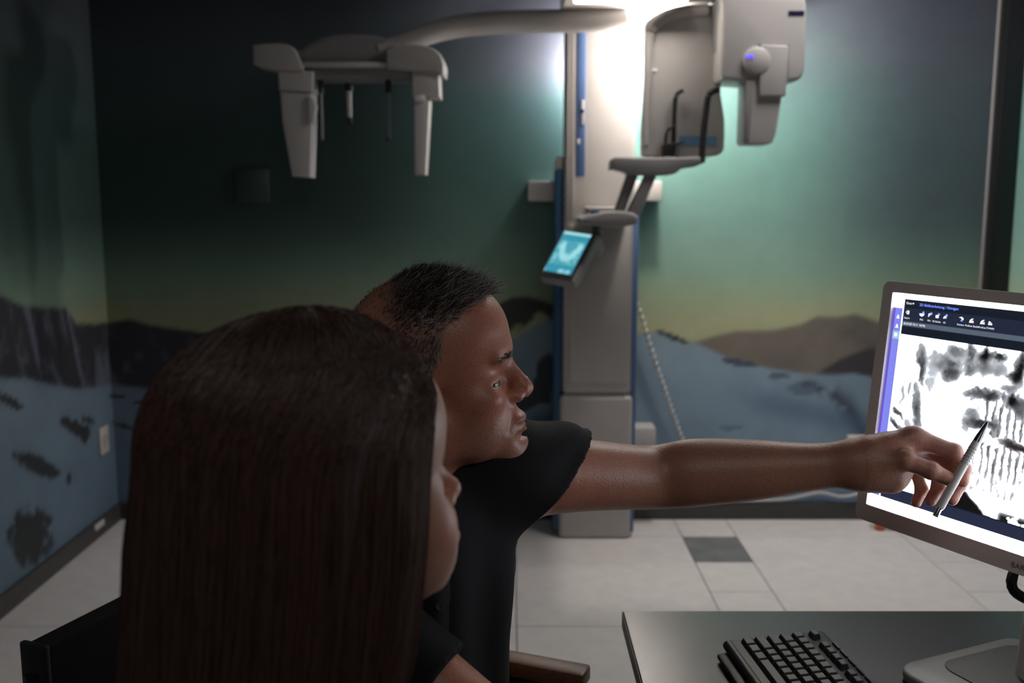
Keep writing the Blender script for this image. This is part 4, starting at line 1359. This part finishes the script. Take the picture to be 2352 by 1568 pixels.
def torso(S, grow=0.0):
    g = grow
    S.ell(T0, (0.112 + g, 0.150 + g, 0.19 + g), 0.02, RT)
    S.ell(T0 + np.array((-0.005, 0.01, 0.06)), (0.100 + g, 0.160 + g, 0.098 + g), 0.05, RT)
    S.ell((-0.165, 1.20, 0.72), (0.125 + g, 0.150 + g, 0.20 + g), 0.06, RT)
    S.ell((-0.19, 1.25, 0.56), (0.135 + g, 0.175 + g, 0.11 + g), 0.06, RT)
    S.cap((-0.145, 1.20, 0.995), SLs + np.array((-0.01, 0, -0.005)), 0.050 + g, 0.056 + g, 0.04)
    S.cap((-0.145, 1.20, 0.995), SRs + np.array((0, 0, -0.02)), 0.050 + g, 0.056 + g, 0.04)


S = Sdf()
torso(S)
w_ = head_ops(S, OM, RM, 1.0)
S.cap(OM + RM @ np.array((-0.028, 0, -0.045)), (-0.140, 1.195, 1.045), 0.056, 0.064, 0.03)
S.cap(OM + RM @ np.array((-0.045, 0, -0.01)), (-0.155, 1.205, 1.07), 0.050, 0.058, 0.03)
S.chain([SLs, SLs + 0.5 * (EL - SLs), EL, (0.250, 1.320, 1.044), (0.325, 1.305, 1.052), (0.395, 1.288, 1.061), WR],
        [0.058, 0.0475, 0.0435, 0.0460, 0.0410, 0.0320, 0.0280], 7)
# right arm down to the thigh
S.cap(SRs, ERs, 0.054, 0.042, 0.03)
S.cap(ERs, WRs, 0.042, 0.027, 0.006)
hd_ = np.array((0.62, 0.70, -0.34)); hd_ /= np.linalg.norm(hd_)
hs_ = np.array((0.75, -0.66, 0.0))
S.ell(WRs + 0.045 * hd_, (0.05, 0.038, 0.018), 0.02, np.stack([hd_, np.cross((0, 0, 1.0), hd_) / np.linalg.norm(np.cross((0, 0, 1.0), hd_)), np.cross(hd_, np.cross((0, 0, 1.0), hd_)) / np.linalg.norm(np.cross((0, 0, 1.0), hd_))], 1))
for dy, ln in ((-0.03, 0.055), (-0.011, 0.066), (0.009, 0.062), (0.028, 0.05)):
    b_ = WRs + 0.08 * hd_ + dy * hs_
    S.cap(b_, b_ + ln * (hd_ + np.array((0, 0, -0.35))), 0.0095, 0.008, 0.006)
S.cap(WRs + 0.03 * hd_ - 0.025 * hs_, WRs + 0.07 * hd_ - 0.05 * hs_, 0.012, 0.009, 0.008)
# legs (inside the trousers)
for s in (-1, 1):
    hip = np.array((-0.19, 1.25, 0.545)) + 0.085 * s * np.array((0.40, 0.92, 0))
    kn = hip + 0.43 * np.array((0.927, -0.375 + 0.02 * s, 0.0)) + np.array((0, 0, -0.02))
    an = kn + np.array((0.03, -0.02, -0.44))
    S.cap(hip, kn, 0.078, 0.055, 0.04)
    S.cap(kn, an, 0.053, 0.036, 0.03)
    S.cap(an + np.array((0, 0, -0.04)), an + np.array((0.15, -0.06, -0.045)), 0.032, 0.026, 0.03)
# the pointing hand: palm, five fingers closed on the pen
Hm = {'thumb': [(0.470, 1.252, 1.070), (0.502, 1.236, 1.0845), (0.532, 1.226, 1.0735), (0.557, 1.221, 1.0620)],
      'index': [(0.521, 1.262, 1.1085), (0.570, 1.250, 1.0915), (0.5790, 1.240, 1.072), (0.5765, 1.233, 1.057)],
      'middle': [(0.528, 1.280, 1.100), (0.577, 1.270, 1.074), (0.583, 1.258, 1.046), (0.572, 1.250, 1.028)],
      'ring': [(0.525, 1.298, 1.088), (0.568, 1.292, 1.062), (0.566, 1.278, 1.036), (0.552, 1.268, 1.021)],
      'little': [(0.515, 1.312, 1.072), (0.546, 1.305, 1.050), (0.551, 1.295, 1.028), (0.541, 1.287, 1.012)]}
Rad = {'thumb': (0.0155, 0.0125, 0.0108, 0.0090), 'index': (0.0125, 0.0105, 0.0090, 0.0078), 'middle': (0.0125, 0.0105, 0.0092, 0.0080),
       'ring': (0.0120, 0.0100, 0.0088, 0.0078), 'little': (0.0110, 0.0088, 0.0078, 0.0070)}
S.cap(WR, (0.490, 1.270, 1.083), 0.0265, 0.024, 0.025)
S.cap((0.475, 1.262, 1.085), (0.521, 1.262, 1.1050), 0.0185, 0.0145, 0.02)
S.cap((0.480, 1.275, 1.078), (0.528, 1.280, 1.098), 0.019, 0.0145, 0.02)
S.cap((0.480, 1.288, 1.068), (0.525, 1.298, 1.086), 0.018, 0.0140, 0.02)
S.cap((0.480, 1.295, 1.060), (0.515, 1.312, 1.070), 0.018, 0.0135, 0.02)
S.ell((0.492, 1.275, 1.062), (0.036, 0.026, 0.020), 0.02)
for fn in Hm:
    p = [np.array(q) for q in Hm[fn]]
    r = Rad[fn]
    for i in range(3):
        S.cap(p[i], p[i + 1], r[i], r[i + 1], 0.012 if i == 0 else 0.003)
        if i:
            S.ell(p[i], (r[i] * 1.06,) * 3, 0.004)
S.cap((0.462, 1.268, 1.060), (0.497, 1.262, 1.052), 0.0215, 0.0175, 0.02)


def skin_disp(P, d):
    return 0.0


V, Fq = S.mesh((-0.48, 0.88, -0.03), (0.62, 1.50, 1.36), 0.0026)


def relax(V, Fq, mask, it=5):
    """evens out small ripples where mask is true"""
    e = np.concatenate([Fq[:, [0, 1]], Fq[:, [1, 2]], Fq[:, [2, 3]], Fq[:, [3, 0]]])
    cnt = np.bincount(e[:, 0], minlength=len(V)) + np.bincount(e[:, 1], minlength=len(V))
    for _ in range(it):
        acc = np.stack([np.bincount(e[:, 0], V[e[:, 1], a], len(V)) + np.bincount(e[:, 1], V[e[:, 0], a], len(V)) for a in range(3)], 1)
        V = np.where(mask[:, None], 0.4 * V + 0.6 * acc / np.maximum(cnt, 1)[:, None], V)
    return V


V = relax(V, Fq, (V[:, 0] > 0.02) & (V[:, 0] < 0.455) & (V[:, 2] > 0.96), 14)
Cm, Lm = paint(V, OM, RM, 1.0)
arm_mask = step(0.08, 0.2, V[:, 0])
Cm = mix(Cm, (0.40, 0.20, 0.135), arm_mask * 0.8)
hand_m = step(0.46, 0.52, V[:, 0])
Cm = mix(Cm, (0.48, 0.235, 0.18), hand_m * 0.7)
for fn in Hm:
    tp = np.array(Hm[fn][3])
    Cm = mix(Cm, (0.52, 0.20, 0.155), step(0.024, 0.008, np.linalg.norm(V - tp, axis=1)) * 0.6)
body = pyd('body', V, Fq, M_skin, man, col=Cm)
body['label'] = 'skin of head, neck, arms and hands'
me = body.data
me.update()
Nv = np.zeros(len(V) * 3, dtype=np.float32)
me.vertices.foreach_get('normal', Nv)
Nv = Nv.reshape(-1, 3)
for s in (-1, 1):
    c = w_((70.5, 32.5 * s, -10.5))
    e = lathe('eye', [(0, 0.0138)] + [(0.0138 * math.sin(a), 0.0138 * math.cos(a)) for a in np.linspace(0.1, 3.1, 14)], M_eye, man, 20, Matrix.Translation(c))
    dr = RM @ np.array((0.88, 0.40 * s, -0.12))
    dr /= np.linalg.norm(dr)
    lathe('iris', [(0, 0.0146), (0.003, 0.0145), (0.0066, 0.0128), (0.0068, 0.0118)], M_iris, e, 16, align(c, c + dr))
# nails
M_nail = mat('fingernail', (0.55, 0.33, 0.28), 0.25, vary=0.03)

# polo shirt
SS = Sdf()
torso(SS, 0.010)
SS.cap(SLs + np.array((-0.03, -0.005, 0.0)), SLs + 0.75 * (EL - SLs), 0.068, 0.066, 0.03)
SS.cap(SRs, SRs + 0.25 * (ERs - SRs), 0.066, 0.064, 0.03)
ca = SLs + 0.56 * (EL - SLs)
SS.ell((-0.137, 1.190, 1.080), (0.066, 0.066, 0.055), 0.012, None, True)
dl = (EL - SLs) / np.linalg.norm(EL - SLs)


def shirt_disp(P, d):
    """cloth folds: from the armpit along the sleeve and down the chest"""
    x, y, z = P[..., 0], P[..., 1], P[..., 2]
    q = (P - SLs) @ dl
    a = np.sin(95 * (z - 0.9 * q) + 5 * np.sin(14 * q)) * 0.0042 * step(0.06, 0.12, q + 0.06) * step(0.95, 1.0, z)
    s = (P - T0) @ TL_
    b = np.sin(75 * s + 9 * (z - 0.9) + 3 * np.sin(9 * z)) * 0.0055 * step(1.06, 0.95, z) * step(-0.3, 0.0, s + 0.2)
    c = np.sin(60 * (z + 0.8 * s) + 2 * np.sin(20 * s)) * 0.002 * step(0.85, 0.7, z)
    # cut the sleeves open square to the arm
    hn = np.array((0.72, 0.12, -0.68))
    cut = (P - np.array((0.088, 1.27, 1.092))) @ (hn / np.linalg.norm(hn))
    zone = ((np.linalg.norm(P - SLs - q[..., None] * dl, axis=-1) < 0.090) & (q > 0.0)) | (x > 0.075)
    cutd = np.where(zone, cut, -1.0)
    hem = 0.50 - z
    dd = d + a + b + c
    return np.maximum(np.maximum(dd, cutd), hem) - d


V, Fq = SS.mesh((-0.48, 0.90, 0.42), (0.20, 1.50, 1.22), 0.0036, shirt_disp)
shirt = pyd('polo_shirt', V, Fq, M_shirt, man)
shirt['label'] = 'black short-sleeved polo shirt'
SLV = Sdf()
SLV.cap(SRs + np.array((0, 0, -0.015)) + 0.06 * (ERs - SRs), SRs + 0.88 * (ERs - SRs), 0.067, 0.059, 0.01)


def sleeve_disp(P, d):
    u = (ERs - SRs) / np.linalg.norm(ERs - SRs)
    q = (P - SRs) @ u
    out = d + 0.0016 * np.sin(60 * q + 40 * P[..., 2])
    return np.maximum(out, q - 0.80 * np.linalg.norm(ERs - SRs)) - d


V, Fq = SLV.mesh((-0.42, 0.86, 0.76), (0.08, 1.20, 1.16), 0.004, sleeve_disp)
pyd('sleeve', V, Fq, M_shirt, shirt)
# collar: two leaves round the neck
nc = np.array((-0.136, 1.188, 1.020))


def collar_leaf(a0, a1, name='collar'):
    U = np.linspace(math.radians(a0), math.radians(a1), 26)
    rings = []
    for prof in ((0.062, 0.040), (0.0645, 0.046), (0.068, 0.045), (0.076, 0.020), (0.088, -0.006), (0.0865, -0.009), (0.073, 0.014), (0.064, 0.032)):
        row = []
        for a in U:
            tipf = max(0.0, 1 - abs(a - U[0]) / 0.7) if abs(a0) < abs(a1) else max(0.0, 1 - abs(a - U[-1]) / 0.7)
            rr, zz = prof
            ext = tipf * 0.022 * step(0.03, -0.01, np.array(zz))
            tiltz = -0.026 * math.cos(a)
            p = nc + (rr + 0.3 * ext) * (math.cos(a) * TF + math.sin(a) * TL_) + np.array((0, 0, zz + tiltz - ext))
            row.append(p)
        rings.append(row)
    n = len(U)
    V = [p for row in rings for p in row]
    k = len(rings)
    Fs = []
    for i in range(k):
        for j in range(n - 1):
            a, b = i * n + j, ((i + 1) % k) * n + j
            Fs.append((a, a + 1, b + 1, b))
    Fs.append(tuple(i * n for i in range(k)))
    Fs.append(tuple(i * n + n - 1 for i in range(k))[::-1])
    o = pyd(name, V, Fs, M_shirt, shirt)
    bm = bmesh.new()
    bm.from_mesh(o.data)
    bmesh.ops.recalc_face_normals(bm, faces=bm.faces[:])
    bm.to_mesh(o.data)
    bm.free()
    return o


collar_leaf(8, 180)
collar_leaf(-180, -8)


def surf(Sd, o, d, t0=0.0, t1=0.3):
    """distance along d from o to the surface of an implicit body"""
    t = np.linspace(t0, t1, 400)
    v = Sd.eval(np.array(o)[None] + t[:, None] * np.array(d)[None])
    k = np.argmax(v > 0)
    return np.array(o) + t[k] * np.array(d)


# placket and buttons down the chest
pv = []
for z in np.linspace(1.062, 0.90, 14):
    c = np.array((T0[0], T0[1], z))
    l_, r_ = surf(SS, c + TL_ * 0.017, TF), surf(SS, c - TL_ * 0.017, TF)
    pv.append((l_ + TF * 0.0030, r_ + TF * 0.0030, r_ - TF * 0.003, l_ - TF * 0.003))
V = [p for q in pv for p in q]
Fs = []
for i in range(len(pv) - 1):
    for j in range(4):
        a, b = i * 4 + j, i * 4 + (j + 1) % 4
        Fs.append((a, b, b + 4, a + 4))
Fs += [(3, 2, 1, 0), tuple(len(V) - 4 + j for j in range(4))]
pyd('placket', V, Fs, M_shirt, shirt)
M_btn = mat('dark_button', (0.035, 0.035, 0.037), 0.25)
for z in (1.050, 1.020, 0.965):
    c = surf(SS, (T0[0], T0[1], z), TF)
    lathe('button', [(0, 0.0022), (0.0025, 0.0022), (0.0030, 0.0030), (0.0052, 0.0032), (0.0060, 0.0020), (0.0060, 0.0)], M_btn, shirt, 16, align(c + TF * 0.0028, c + TF * 0.01 + np.array((0, 0, 0.001))))

# trousers and shoes
ST = Sdf()
ST.ell((-0.19, 1.25, 0.555), (0.148, 0.188, 0.11), 0.02, RT)
for s in (-1, 1):
    hip = np.array((-0.19, 1.25, 0.545)) + 0.085 * s * np.array((0.40, 0.92, 0))
    kn = hip + 0.43 * np.array((0.927, -0.375 + 0.02 * s, 0.0)) + np.array((0, 0, -0.02))
    an = kn + np.array((0.03, -0.02, -0.40))
    ST.cap(hip, kn, 0.090, 0.070, 0.04)
    ST.cap(kn, an, 0.070, 0.062, 0.02)
V, Fq = ST.mesh((-0.46, 0.85, 0.03), (0.45, 1.52, 0.72), 0.007)
pyd('trousers', V, Fq, M_trou, man)
for s in (-1, 1):
    hip = np.array((-0.19, 1.25, 0.545)) + 0.085 * s * np.array((0.40, 0.92, 0))
    kn = hip + 0.43 * np.array((0.927, -0.375 + 0.02 * s, 0.0))
    q = kn + np.array((0.03, -0.02, -kn[2]))
    SH_ = Sdf()
    SH_.cap(q + np.array((0.0, 0.0, 0.06)), q + np.array((0.16, -0.065, 0.045)), 0.046, 0.038, 0.02)
    SH_.plane(q + np.array((0, 0, 0.001)), (0, 0, -1))
    V, Fq = SH_.mesh(q + np.array((-0.08, -0.15, -0.01)), q + np.array((0.25, 0.10, 0.14)), 0.006)
    pyd('shoe', V, Fq, M_black, man)

# hair of the man: cropped, greying, thin on the crown
rng = np.random.default_rng(7)
x, y, z = Lm[:, 0], np.abs(Lm[:, 1]), Lm[:, 2]
Vb = np.empty(len(body.data.vertices) * 3, dtype=np.float32)
body.data.vertices.foreach_get('co', Vb)
Vb = Vb.reshape(-1, 3)
line_top = 92 - (78 - x) * 0.45
line_side = np.interp(z, [-30, 13, 37, 68, 75], [-4, 8, 24, 31, 45])
reg_top = (z > line_top) & (x > 30) & (x < 80)
reg_rest = (x <= line_side) & (z > np.interp(x, [-95, -60, -20, 10], [-45, -40, -5, -10])) & (x < 46)
hairy = (reg_top | reg_rest) & (z < 150) & (y < 95) & (np.abs(x) < 130)
hairy &= ~((y > 70) & (x > -32) & (x < 8) & (z < 24))
dens = np.ones(len(x))
crown = step(-12, -42, x) * step(45, 70, z)
dens = dens * (1 - 0.86 * crown) * np.where(z < 62, 1.5, 1.0)
cand = np.where(hairy)[0]
pick = rng.choice(cand, 12000, p=dens[cand] / dens[cand].sum())
n = len(pick)
P0 = Vb[pick] + rng.normal(0, 0.0010, (n, 3))
Nl = Nv[pick] @ RM
xl, zl = x[pick], z[pick]
topw = step(60, 92, zl)
ln = 0.0065 + 0.011 * topw * step(-60, 0, xl) + 0.004 * rng.random(n)
ln *= 1 - 0.5 * crown[pick]
wisp = (xl > 20) & (zl > 75) & (rng.random(n) < 0.12)
ln[wisp] *= 1.8
g = np.zeros((n, 3))
g[:, 0] = np.where(zl > 60, 0.45, -0.35) + rng.normal(0, 0.22, n)
g[:, 1] = rng.normal(0, 0.25, n)
g[:, 2] = np.where(zl > 60, 0.25, -0.8) + rng.normal(0, 0.2, n)
g -= (g * Nl).sum(1, keepdims=True) * Nl * 0.7
g /= np.linalg.norm(g, axis=1, keepdims=True)
k = 5
tt = np.linspace(0, 1, k)
lift = np.where(zl > 60, 0.38, 0.30)
d0 = Nl * lift[:, None] + g * 0.6
d0 /= np.linalg.norm(d0, axis=1, keepdims=True)
d1 = g * 0.9 + Nl * (lift * 0.35)[:, None] + rng.normal(0, 0.12, (n, 3))
path = []
pos = np.zeros((n, 3))
for i in range(k):
    path.append(P0 + pos @ RM.T)
    dd = d0 * (1 - tt[i]) + d1 * tt[i]
    pos = pos + dd * (ln / (k - 1))[:, None]
path = np.stack(path, 1)
grey = rng.random(n) < np.where(zl < 66, 0.42, 0.16 + 0.35 * step(30, 70, xl))
grey |= wisp
cols = np.where(grey[:, None], np.array((0.30, 0.28, 0.26)), np.array((0.028, 0.022, 0.019))) * (0.7 + 0.6 * rng.random((n, 1)))
M_hair = attr_mat('cropped_hair', rough=0.4, spec=0.5)
h = strands('short_hair', P0, path, 0.00028, 0.00016, cols, M_hair, man)
h['label'] = 'short greying dark hair'
# brows of the man
cand = np.where((np.abs(z - (20 - 0.006 * (y - 26) ** 2)) < 4) & (y > 9) & (y < 46) & (x > 55) & (x < 120))[0]
pick = rng.choice(cand, 260)
n = len(pick)
P0 = Vb[pick]
Nl = Nv[pick] @ RM
sg = np.sign(Lm[pick, 1])
g = np.stack([np.full(n, -0.2), sg * 0.9, np.full(n, 0.25)], 1) + rng.normal(0, 0.2, (n, 3))
path = np.stack([P0 + ((Nl * 0.35 * t + g * t) * 0.0075) @ RM.T for t in np.linspace(0, 1, 4)], 1)
strands('eyebrow_hair', P0, path, 0.0003, 0.00015, np.tile(np.array((0.09, 0.07, 0.06)), (n, 1)), M_hair, man)

# ------------------------------------------------------------------ pen held by the man
pa, pb = np.array((0.531, 1.2045, 1.020)), np.array((0.6035, 1.2350, 1.1345))
pen = empty('ballpoint_pen', pa)
tag(pen, 'white ballpoint pen with dark metal tip held in the pointing hand', 'pen')
MPn = align(pa, pb)
Lp = np.linalg.norm(pb - pa)
M_penw = mat('pen_white', (0.62, 0.60, 0.58), 0.25, vary=0.02)
lathe('barrel', [(0, 0.012), (0.0048, 0.012), (0.0054, 0.016), (0.0054, Lp - 0.036), (0.0050, Lp - 0.030), (0, Lp - 0.030)], M_penw, pen, 20, MPn)
lathe('metal_tip', [(0, Lp - 0.0305), (0.0049, Lp - 0.0305), (0.0045, Lp - 0.022), (0.0024, Lp - 0.004), (0.0010, Lp), (0, Lp)], mat('gunmetal', (0.16, 0.165, 0.18), 0.25, 0.9, vary=0.05), pen, 20, MPn)
lathe('push_button', [(0, 0), (0.0034, 0.0004), (0.0036, 0.002), (0.0036, 0.011), (0.0045, 0.0115), (0.0045, 0.0135), (0, 0.0135)], M_chrome, pen, 18, MPn)
cl = MPn @ Matrix.Rotation(math.radians(-60), 4, 'Z')
box('clip', (0.0050, -0.0016, 0.008), (0.0066, 0.0016, 0.046), M_penw, pen, bev=0.0005, M=cl)
M_dot = mat('grip_dot', (0.10, 0.10, 0.10), 0.3, 0.6)
Rc = np.array(MPn.to_3x3())
for i in range(6):
    for a in range(0, 360, 45):
        ca_, sa_ = math.cos(math.radians(a)), math.sin(math.radians(a))
        lathe('grip_dot', [(0, 0.0004), (0.0007, 0.0003), (0.0009, 0)], M_dot, pen, 8,
              MPn @ Matrix.Translation((0.0054 * ca_, 0.0054 * sa_, Lp - 0.040 - i * 0.0042)) @ Matrix.Rotation(math.radians(a), 4, 'Z') @ Matrix.Rotation(math.radians(90), 4, 'Y'))

# ------------------------------------------------------------------ the woman
YW = math.radians(33)
OW = np.array((-0.136, 0.706, 1.207))
RW = rotm(YW, math.radians(4), 0)
woman = empty('person', (-0.24, 0.66, 0.0))
tag(woman, 'woman with long straight dark brown hair seen from behind, watching the monitor', 'person')
WF = np.array((0.84, 0.54, 0.0))
WL = np.array((-0.54, 0.84, 0.0))
RWt = np.stack([WF, WL, np.array((0, 0, 1.0))], 1)
TW = np.array((-0.175, 0.690, 0.91))
SWr = np.array((-0.100, 0.615, 1.000))
SWl = np.array((-0.260, 0.800, 1.000))
EWr = np.array((0.075, 0.745, 0.875))
WWr = np.array((0.215, 0.865, 0.775))


def torso_w(S, g=0.0):
    S.ell(TW, (0.095 + g, 0.135 + g, 0.17 + g), 0.02, RWt)
    S.ell((-0.205, 0.675, 0.72), (0.095 + g, 0.125 + g, 0.18 + g), 0.06, RWt)
    S.ell((-0.235, 0.660, 0.555), (0.125 + g, 0.165 + g, 0.10 + g), 0.06, RWt)
    S.cap((-0.165, 0.705, 1.02), SWr, 0.046 + g, 0.046 + g, 0.04)
    S.cap((-0.165, 0.705, 1.02), SWl, 0.046 + g, 0.046 + g, 0.04)


S = Sdf()
torso_w(S)
head_ops(S, OW, RW, 0.93, True)
S.cap(OW + RW @ np.array((-0.03, 0, -0.04)), (-0.168, 0.705, 1.04), 0.046, 0.050, 0.03)
S.cap(SWr, EWr, 0.045, 0.037, 0.03)
S.cap(EWr, WWr, 0.036, 0.024, 0.03)
S.ell(WWr + np.array((0.045, 0.03, -0.006)), (0.045, 0.030, 0.013), 0.02, rotm(0.7))
for k, ln in ((-0.024, 0.055), (-0.008, 0.066), (0.009, 0.06), (0.024, 0.048)):
    b_ = WWr + np.array((0.075, 0.055, -0.010)) + k * np.array((0.64, -0.77, 0))
    S.cap(b_, b_ + ln * np.array((0.76, 0.64, -0.02)), 0.0085, 0.0070, 0.006)
S.cap(WWr + np.array((0.03, 0.03, -0.005)) + np.array((-0.02, 0.025, 0)), WWr + np.array((0.035, 0.085, -0.008)), 0.011, 0.008, 0.01)
EWl, WWl = np.array((-0.20, 0.93, 0.82)), np.array((0.0, 0.955, 0.70))
S.cap(SWl, EWl, 0.045, 0.036, 0.03)
S.cap(EWl, WWl, 0.035, 0.023, 0.03)
S.ell(WWl + np.array((0.05, -0.01, -0.012)), (0.05, 0.034, 0.014), 0.02)
for k, ln in ((-0.024, 0.055), (-0.008, 0.066), (0.009, 0.06), (0.024, 0.048)):
    b_ = WWl + np.array((0.085, -0.012 + k, -0.014))
    S.cap(b_, b_ + ln * np.array((0.98, -0.05, -0.2)), 0.0085, 0.0070, 0.006)
for s in (-1, 1):
    hip = np.array((-0.23, 0.66, 0.545)) + 0.08 * s * WL
    kn = hip + 0.40 * WF + np.array((0, 0, -0.02))
    S.cap(hip, kn, 0.072, 0.050, 0.04)
    S.cap(kn, kn + np.array((0.02, 0.02, -0.43)), 0.050, 0.033, 0.03)
V, Fq = S.mesh((-0.46, 0.45, 0.04), (0.38, 1.12, 1.36), 0.003)
Cw, Lw = paint(V, OW, RW, 0.93, True)
wb_ = pyd('body', V, Fq, M_skinf, woman, col=Cw)
wb_['label'] = 'skin of face, neck and arms'
for s in (-1, 1):
    c = OW + RW @ (np.array((69.5, 32 * s, -11)) * 0.00093)
    e = lathe('eye', [(0, 0.0128)] + [(0.0128 * math.sin(a), 0.0128 * math.cos(a)) for a in np.linspace(0.1, 3.1, 12)], M_eye, woman, 18, Matrix.Translation(c))
    dr = RW @ np.array((0.97, -0.2, 0.0))
    lathe('iris', [(0, 0.0136), (0.003, 0.0135), (0.0054, 0.0122), (0.0056, 0.0112)], M_iris, e, 16, align(c, c + dr))
# her shirt
SW = Sdf()
torso_w(SW, 0.010)
SW.cap(SWr, SWr + 0.45 * (EWr - SWr), 0.060, 0.060, 0.03)
SW.cap(SWl, SWl + 0.45 * (EWl - SWl), 0.060, 0.058, 0.03)
SW.ell((-0.160, 0.715, 1.105), (0.062, 0.062, 0.05), 0.012, None, True)


def shirtw_disp(P, d):
    out = d + 0.002 * np.sin(70 * (P[..., 2] + 0.6 * P[..., 0]) + 3 * np.sin(20 * P[..., 1]))
    for A__, B__ in ((SWr, EWr), (SWl, EWl)):
        u = (B__ - A__) / np.linalg.norm(B__ - A__)
        c = A__ + 0.40 * (B__ - A__)
        out = np.maximum(out, np.where(np.linalg.norm(P - c, axis=-1) < 0.12, (P - c) @ u, -1.0))
    return np.maximum(out, 0.50 - P[..., 2]) - d


V, Fq = SW.mesh((-0.46, 0.45, 0.42), (0.12, 1.02, 1.18), 0.005, shirtw_disp)
q = pyd('shirt', V, Fq, M_shirtw, woman)
q['label'] = 'black short-sleeved shirt'
ST = Sdf()
ST.ell((-0.235, 0.66, 0.55), (0.137, 0.177, 0.10), 0.02, RWt)
for s in (-1, 1):
    hip = np.array((-0.23, 0.66, 0.545)) + 0.08 * s * WL
    kn = hip + 0.40 * WF + np.array((0, 0, -0.02))
    ST.cap(hip, kn, 0.083, 0.062, 0.04)
    ST.cap(kn, kn + np.array((0.02, 0.02, -0.40)), 0.062, 0.055, 0.02)
V, Fq = ST.mesh((-0.46, 0.42, 0.03), (0.32, 1.10, 0.70), 0.008)
pyd('trousers', V, Fq, M_trou, woman)
for s in (-1, 1):
    q = np.array((-0.23, 0.66, 0.0)) + 0.08 * s * WL + 0.40 * WF + np.array((0.02, 0.02, 0))
    SH_ = Sdf()
    SH_.cap(q + np.array((0.0, 0.0, 0.055)), q + 0.14 * WF + np.array((0, 0, 0.04)), 0.042, 0.034, 0.02)
    SH_.plane(q + np.array((0, 0, 0.001)), (0, 0, -1))
    V, Fq = SH_.mesh(q + np.array((-0.08, -0.08, -0.01)), q + np.array((0.22, 0.18, 0.13)), 0.006)
    pyd('shoe', V, Fq, M_black, woman)

# long straight hair: a surface R(angle, height) round the head, covered with strands
ZT, ZC0, ZB = 0.133, 0.030, -0.40


def hair_point(t, z, off=0.0):
    """t in 0..1 runs from the right edge by the face round the back to the left edge"""
    t = np.asarray(t, float)
    z = np.asarray(z, float)
    al = np.interp(z, [-0.40, -0.17, -0.10, -0.02, 0.035, 0.060, 0.078, 0.088, ZT], [94, 88, 71, 62, 58, 46, 24, 0, 0])
    ph = np.radians(-al - t * (360 - 2 * al))
    c, s = np.cos(ph), np.sin(ph)
    ab = np.interp(z, [-0.40, -0.20, -0.12, -0.02, ZC0], [0.170, 0.158, 0.148, 0.138, 0.130])
    af = np.interp(z, [-0.40, -0.12, ZC0, 0.08], [0.070, 0.090, 0.096, 0.090])
    bb = np.interp(z, [-0.40, -0.20, -0.12, -0.03, ZC0], [0.105, 0.092, 0.088, 0.087, 0.084])
    a = np.where(c < 0, ab, af)
    rho = 1 / np.sqrt((c / a) ** 2 + (s / bb) ** 2)
    u = np.clip((z - ZC0) / (ZT - ZC0), 0, 1)
    dome = np.sqrt(np.maximum(1 - u ** 2.25, 0))
    lock = (fbm(t * 26 + 0.25 * np.sin(z * 18), z * 3.0, 201) - 0.5) * 0.016 * np.clip((0.09 - z) / 0.12, 0.12, 1.0)
    rho = rho * dome + (lock + off) * np.minimum(dome * 2, 1)
    zz = z + off * u
    L = np.stack([rho * c - 0.008 * u, rho * s, zz], -1)
    # below the head the locks hang plumb, in the room's vertical
    return OW + L @ rotm(YW, 0, 0).T


nt, nz = 280, 120
zs = np.concatenate([ZT - (ZT - ZC0) * np.linspace(0, 1, 45) ** 1.6, np.linspace(ZC0, ZB, nz - 44)[1:]])
Tg, Zg = np.meshgrid(np.linspace(0, 1, nt + 1), zs, indexing='ij')
Vo = hair_point(Tg, Zg)
Vi = hair_point(Tg, Zg, -0.010)
na, nbz = Vo.shape[:2]
i = np.arange(na * nbz).reshape(na, nbz)
f1 = np.stack([i[:-1, :-1], i[:-1, 1:], i[1:, 1:], i[1:, :-1]], -1).reshape(-1, 4)
f2_ = f1[:, ::-1] + na * nbz
ed = []
for row in (i[0], i[-1]):
    ed.append(np.stack([row[:-1], row[1:], row[1:] + na * nbz, row[:-1] + na * nbz], -1))
ed.append(np.stack([i[:-1, -1], i[1:, -1], i[1:, -1] + na * nbz, i[:-1, -1] + na * nbz], -1))
Vh = np.concatenate([Vo.reshape(-1, 3), Vi.reshape(-1, 3)])
n_ = fbm(Tg * 90, Zg * 4, 210)
ch = np.array((0.038, 0.020, 0.0155)) * (0.45 + 1.1 * n_)[..., None]
ch = np.concatenate([ch.reshape(-1, 3)] * 2)
M_lhair = attr_mat('long_brown_hair', rough=0.37, spec=0.5)
hair = pyd('long_hair', Vh, np.concatenate([f1, f2_] + ed), M_lhair, woman, col=ch)
hair['label'] = 'long straight dark brown hair'
rng = np.random.default_rng(11)
ns = 6500
t0 = rng.random(ns)
zt = ZT - (ZT - ZC0) * rng.random(ns) ** 1.2 * 0.9
ze = ZB + 0.06 * rng.random(ns)
kk = 18
paths = []
jit = rng.normal(0, 1, ns)
for i_ in range(kk):
    f = i_ / (kk - 1)
    z_ = zt + (ze - zt) * f
    t_ = np.clip(t0 + 0.004 * jit * np.sin(3 * f + jit) + 0.0015 * np.sin(14 * f + 9 * jit), 0, 1)
    paths.append(hair_point(t_, z_, 0.0004 + 0.0016 * rng.random(ns).mean() + 0.0012 * (jit % 1.0)))
paths = np.stack(paths, 1)
cols = np.array((0.058, 0.030, 0.023)) * (0.4 + 1.5 * rng.random((ns, 1)))
strands('hair_strands', None, paths, 0.00042, 0.0003, cols, M_lhair, hair)
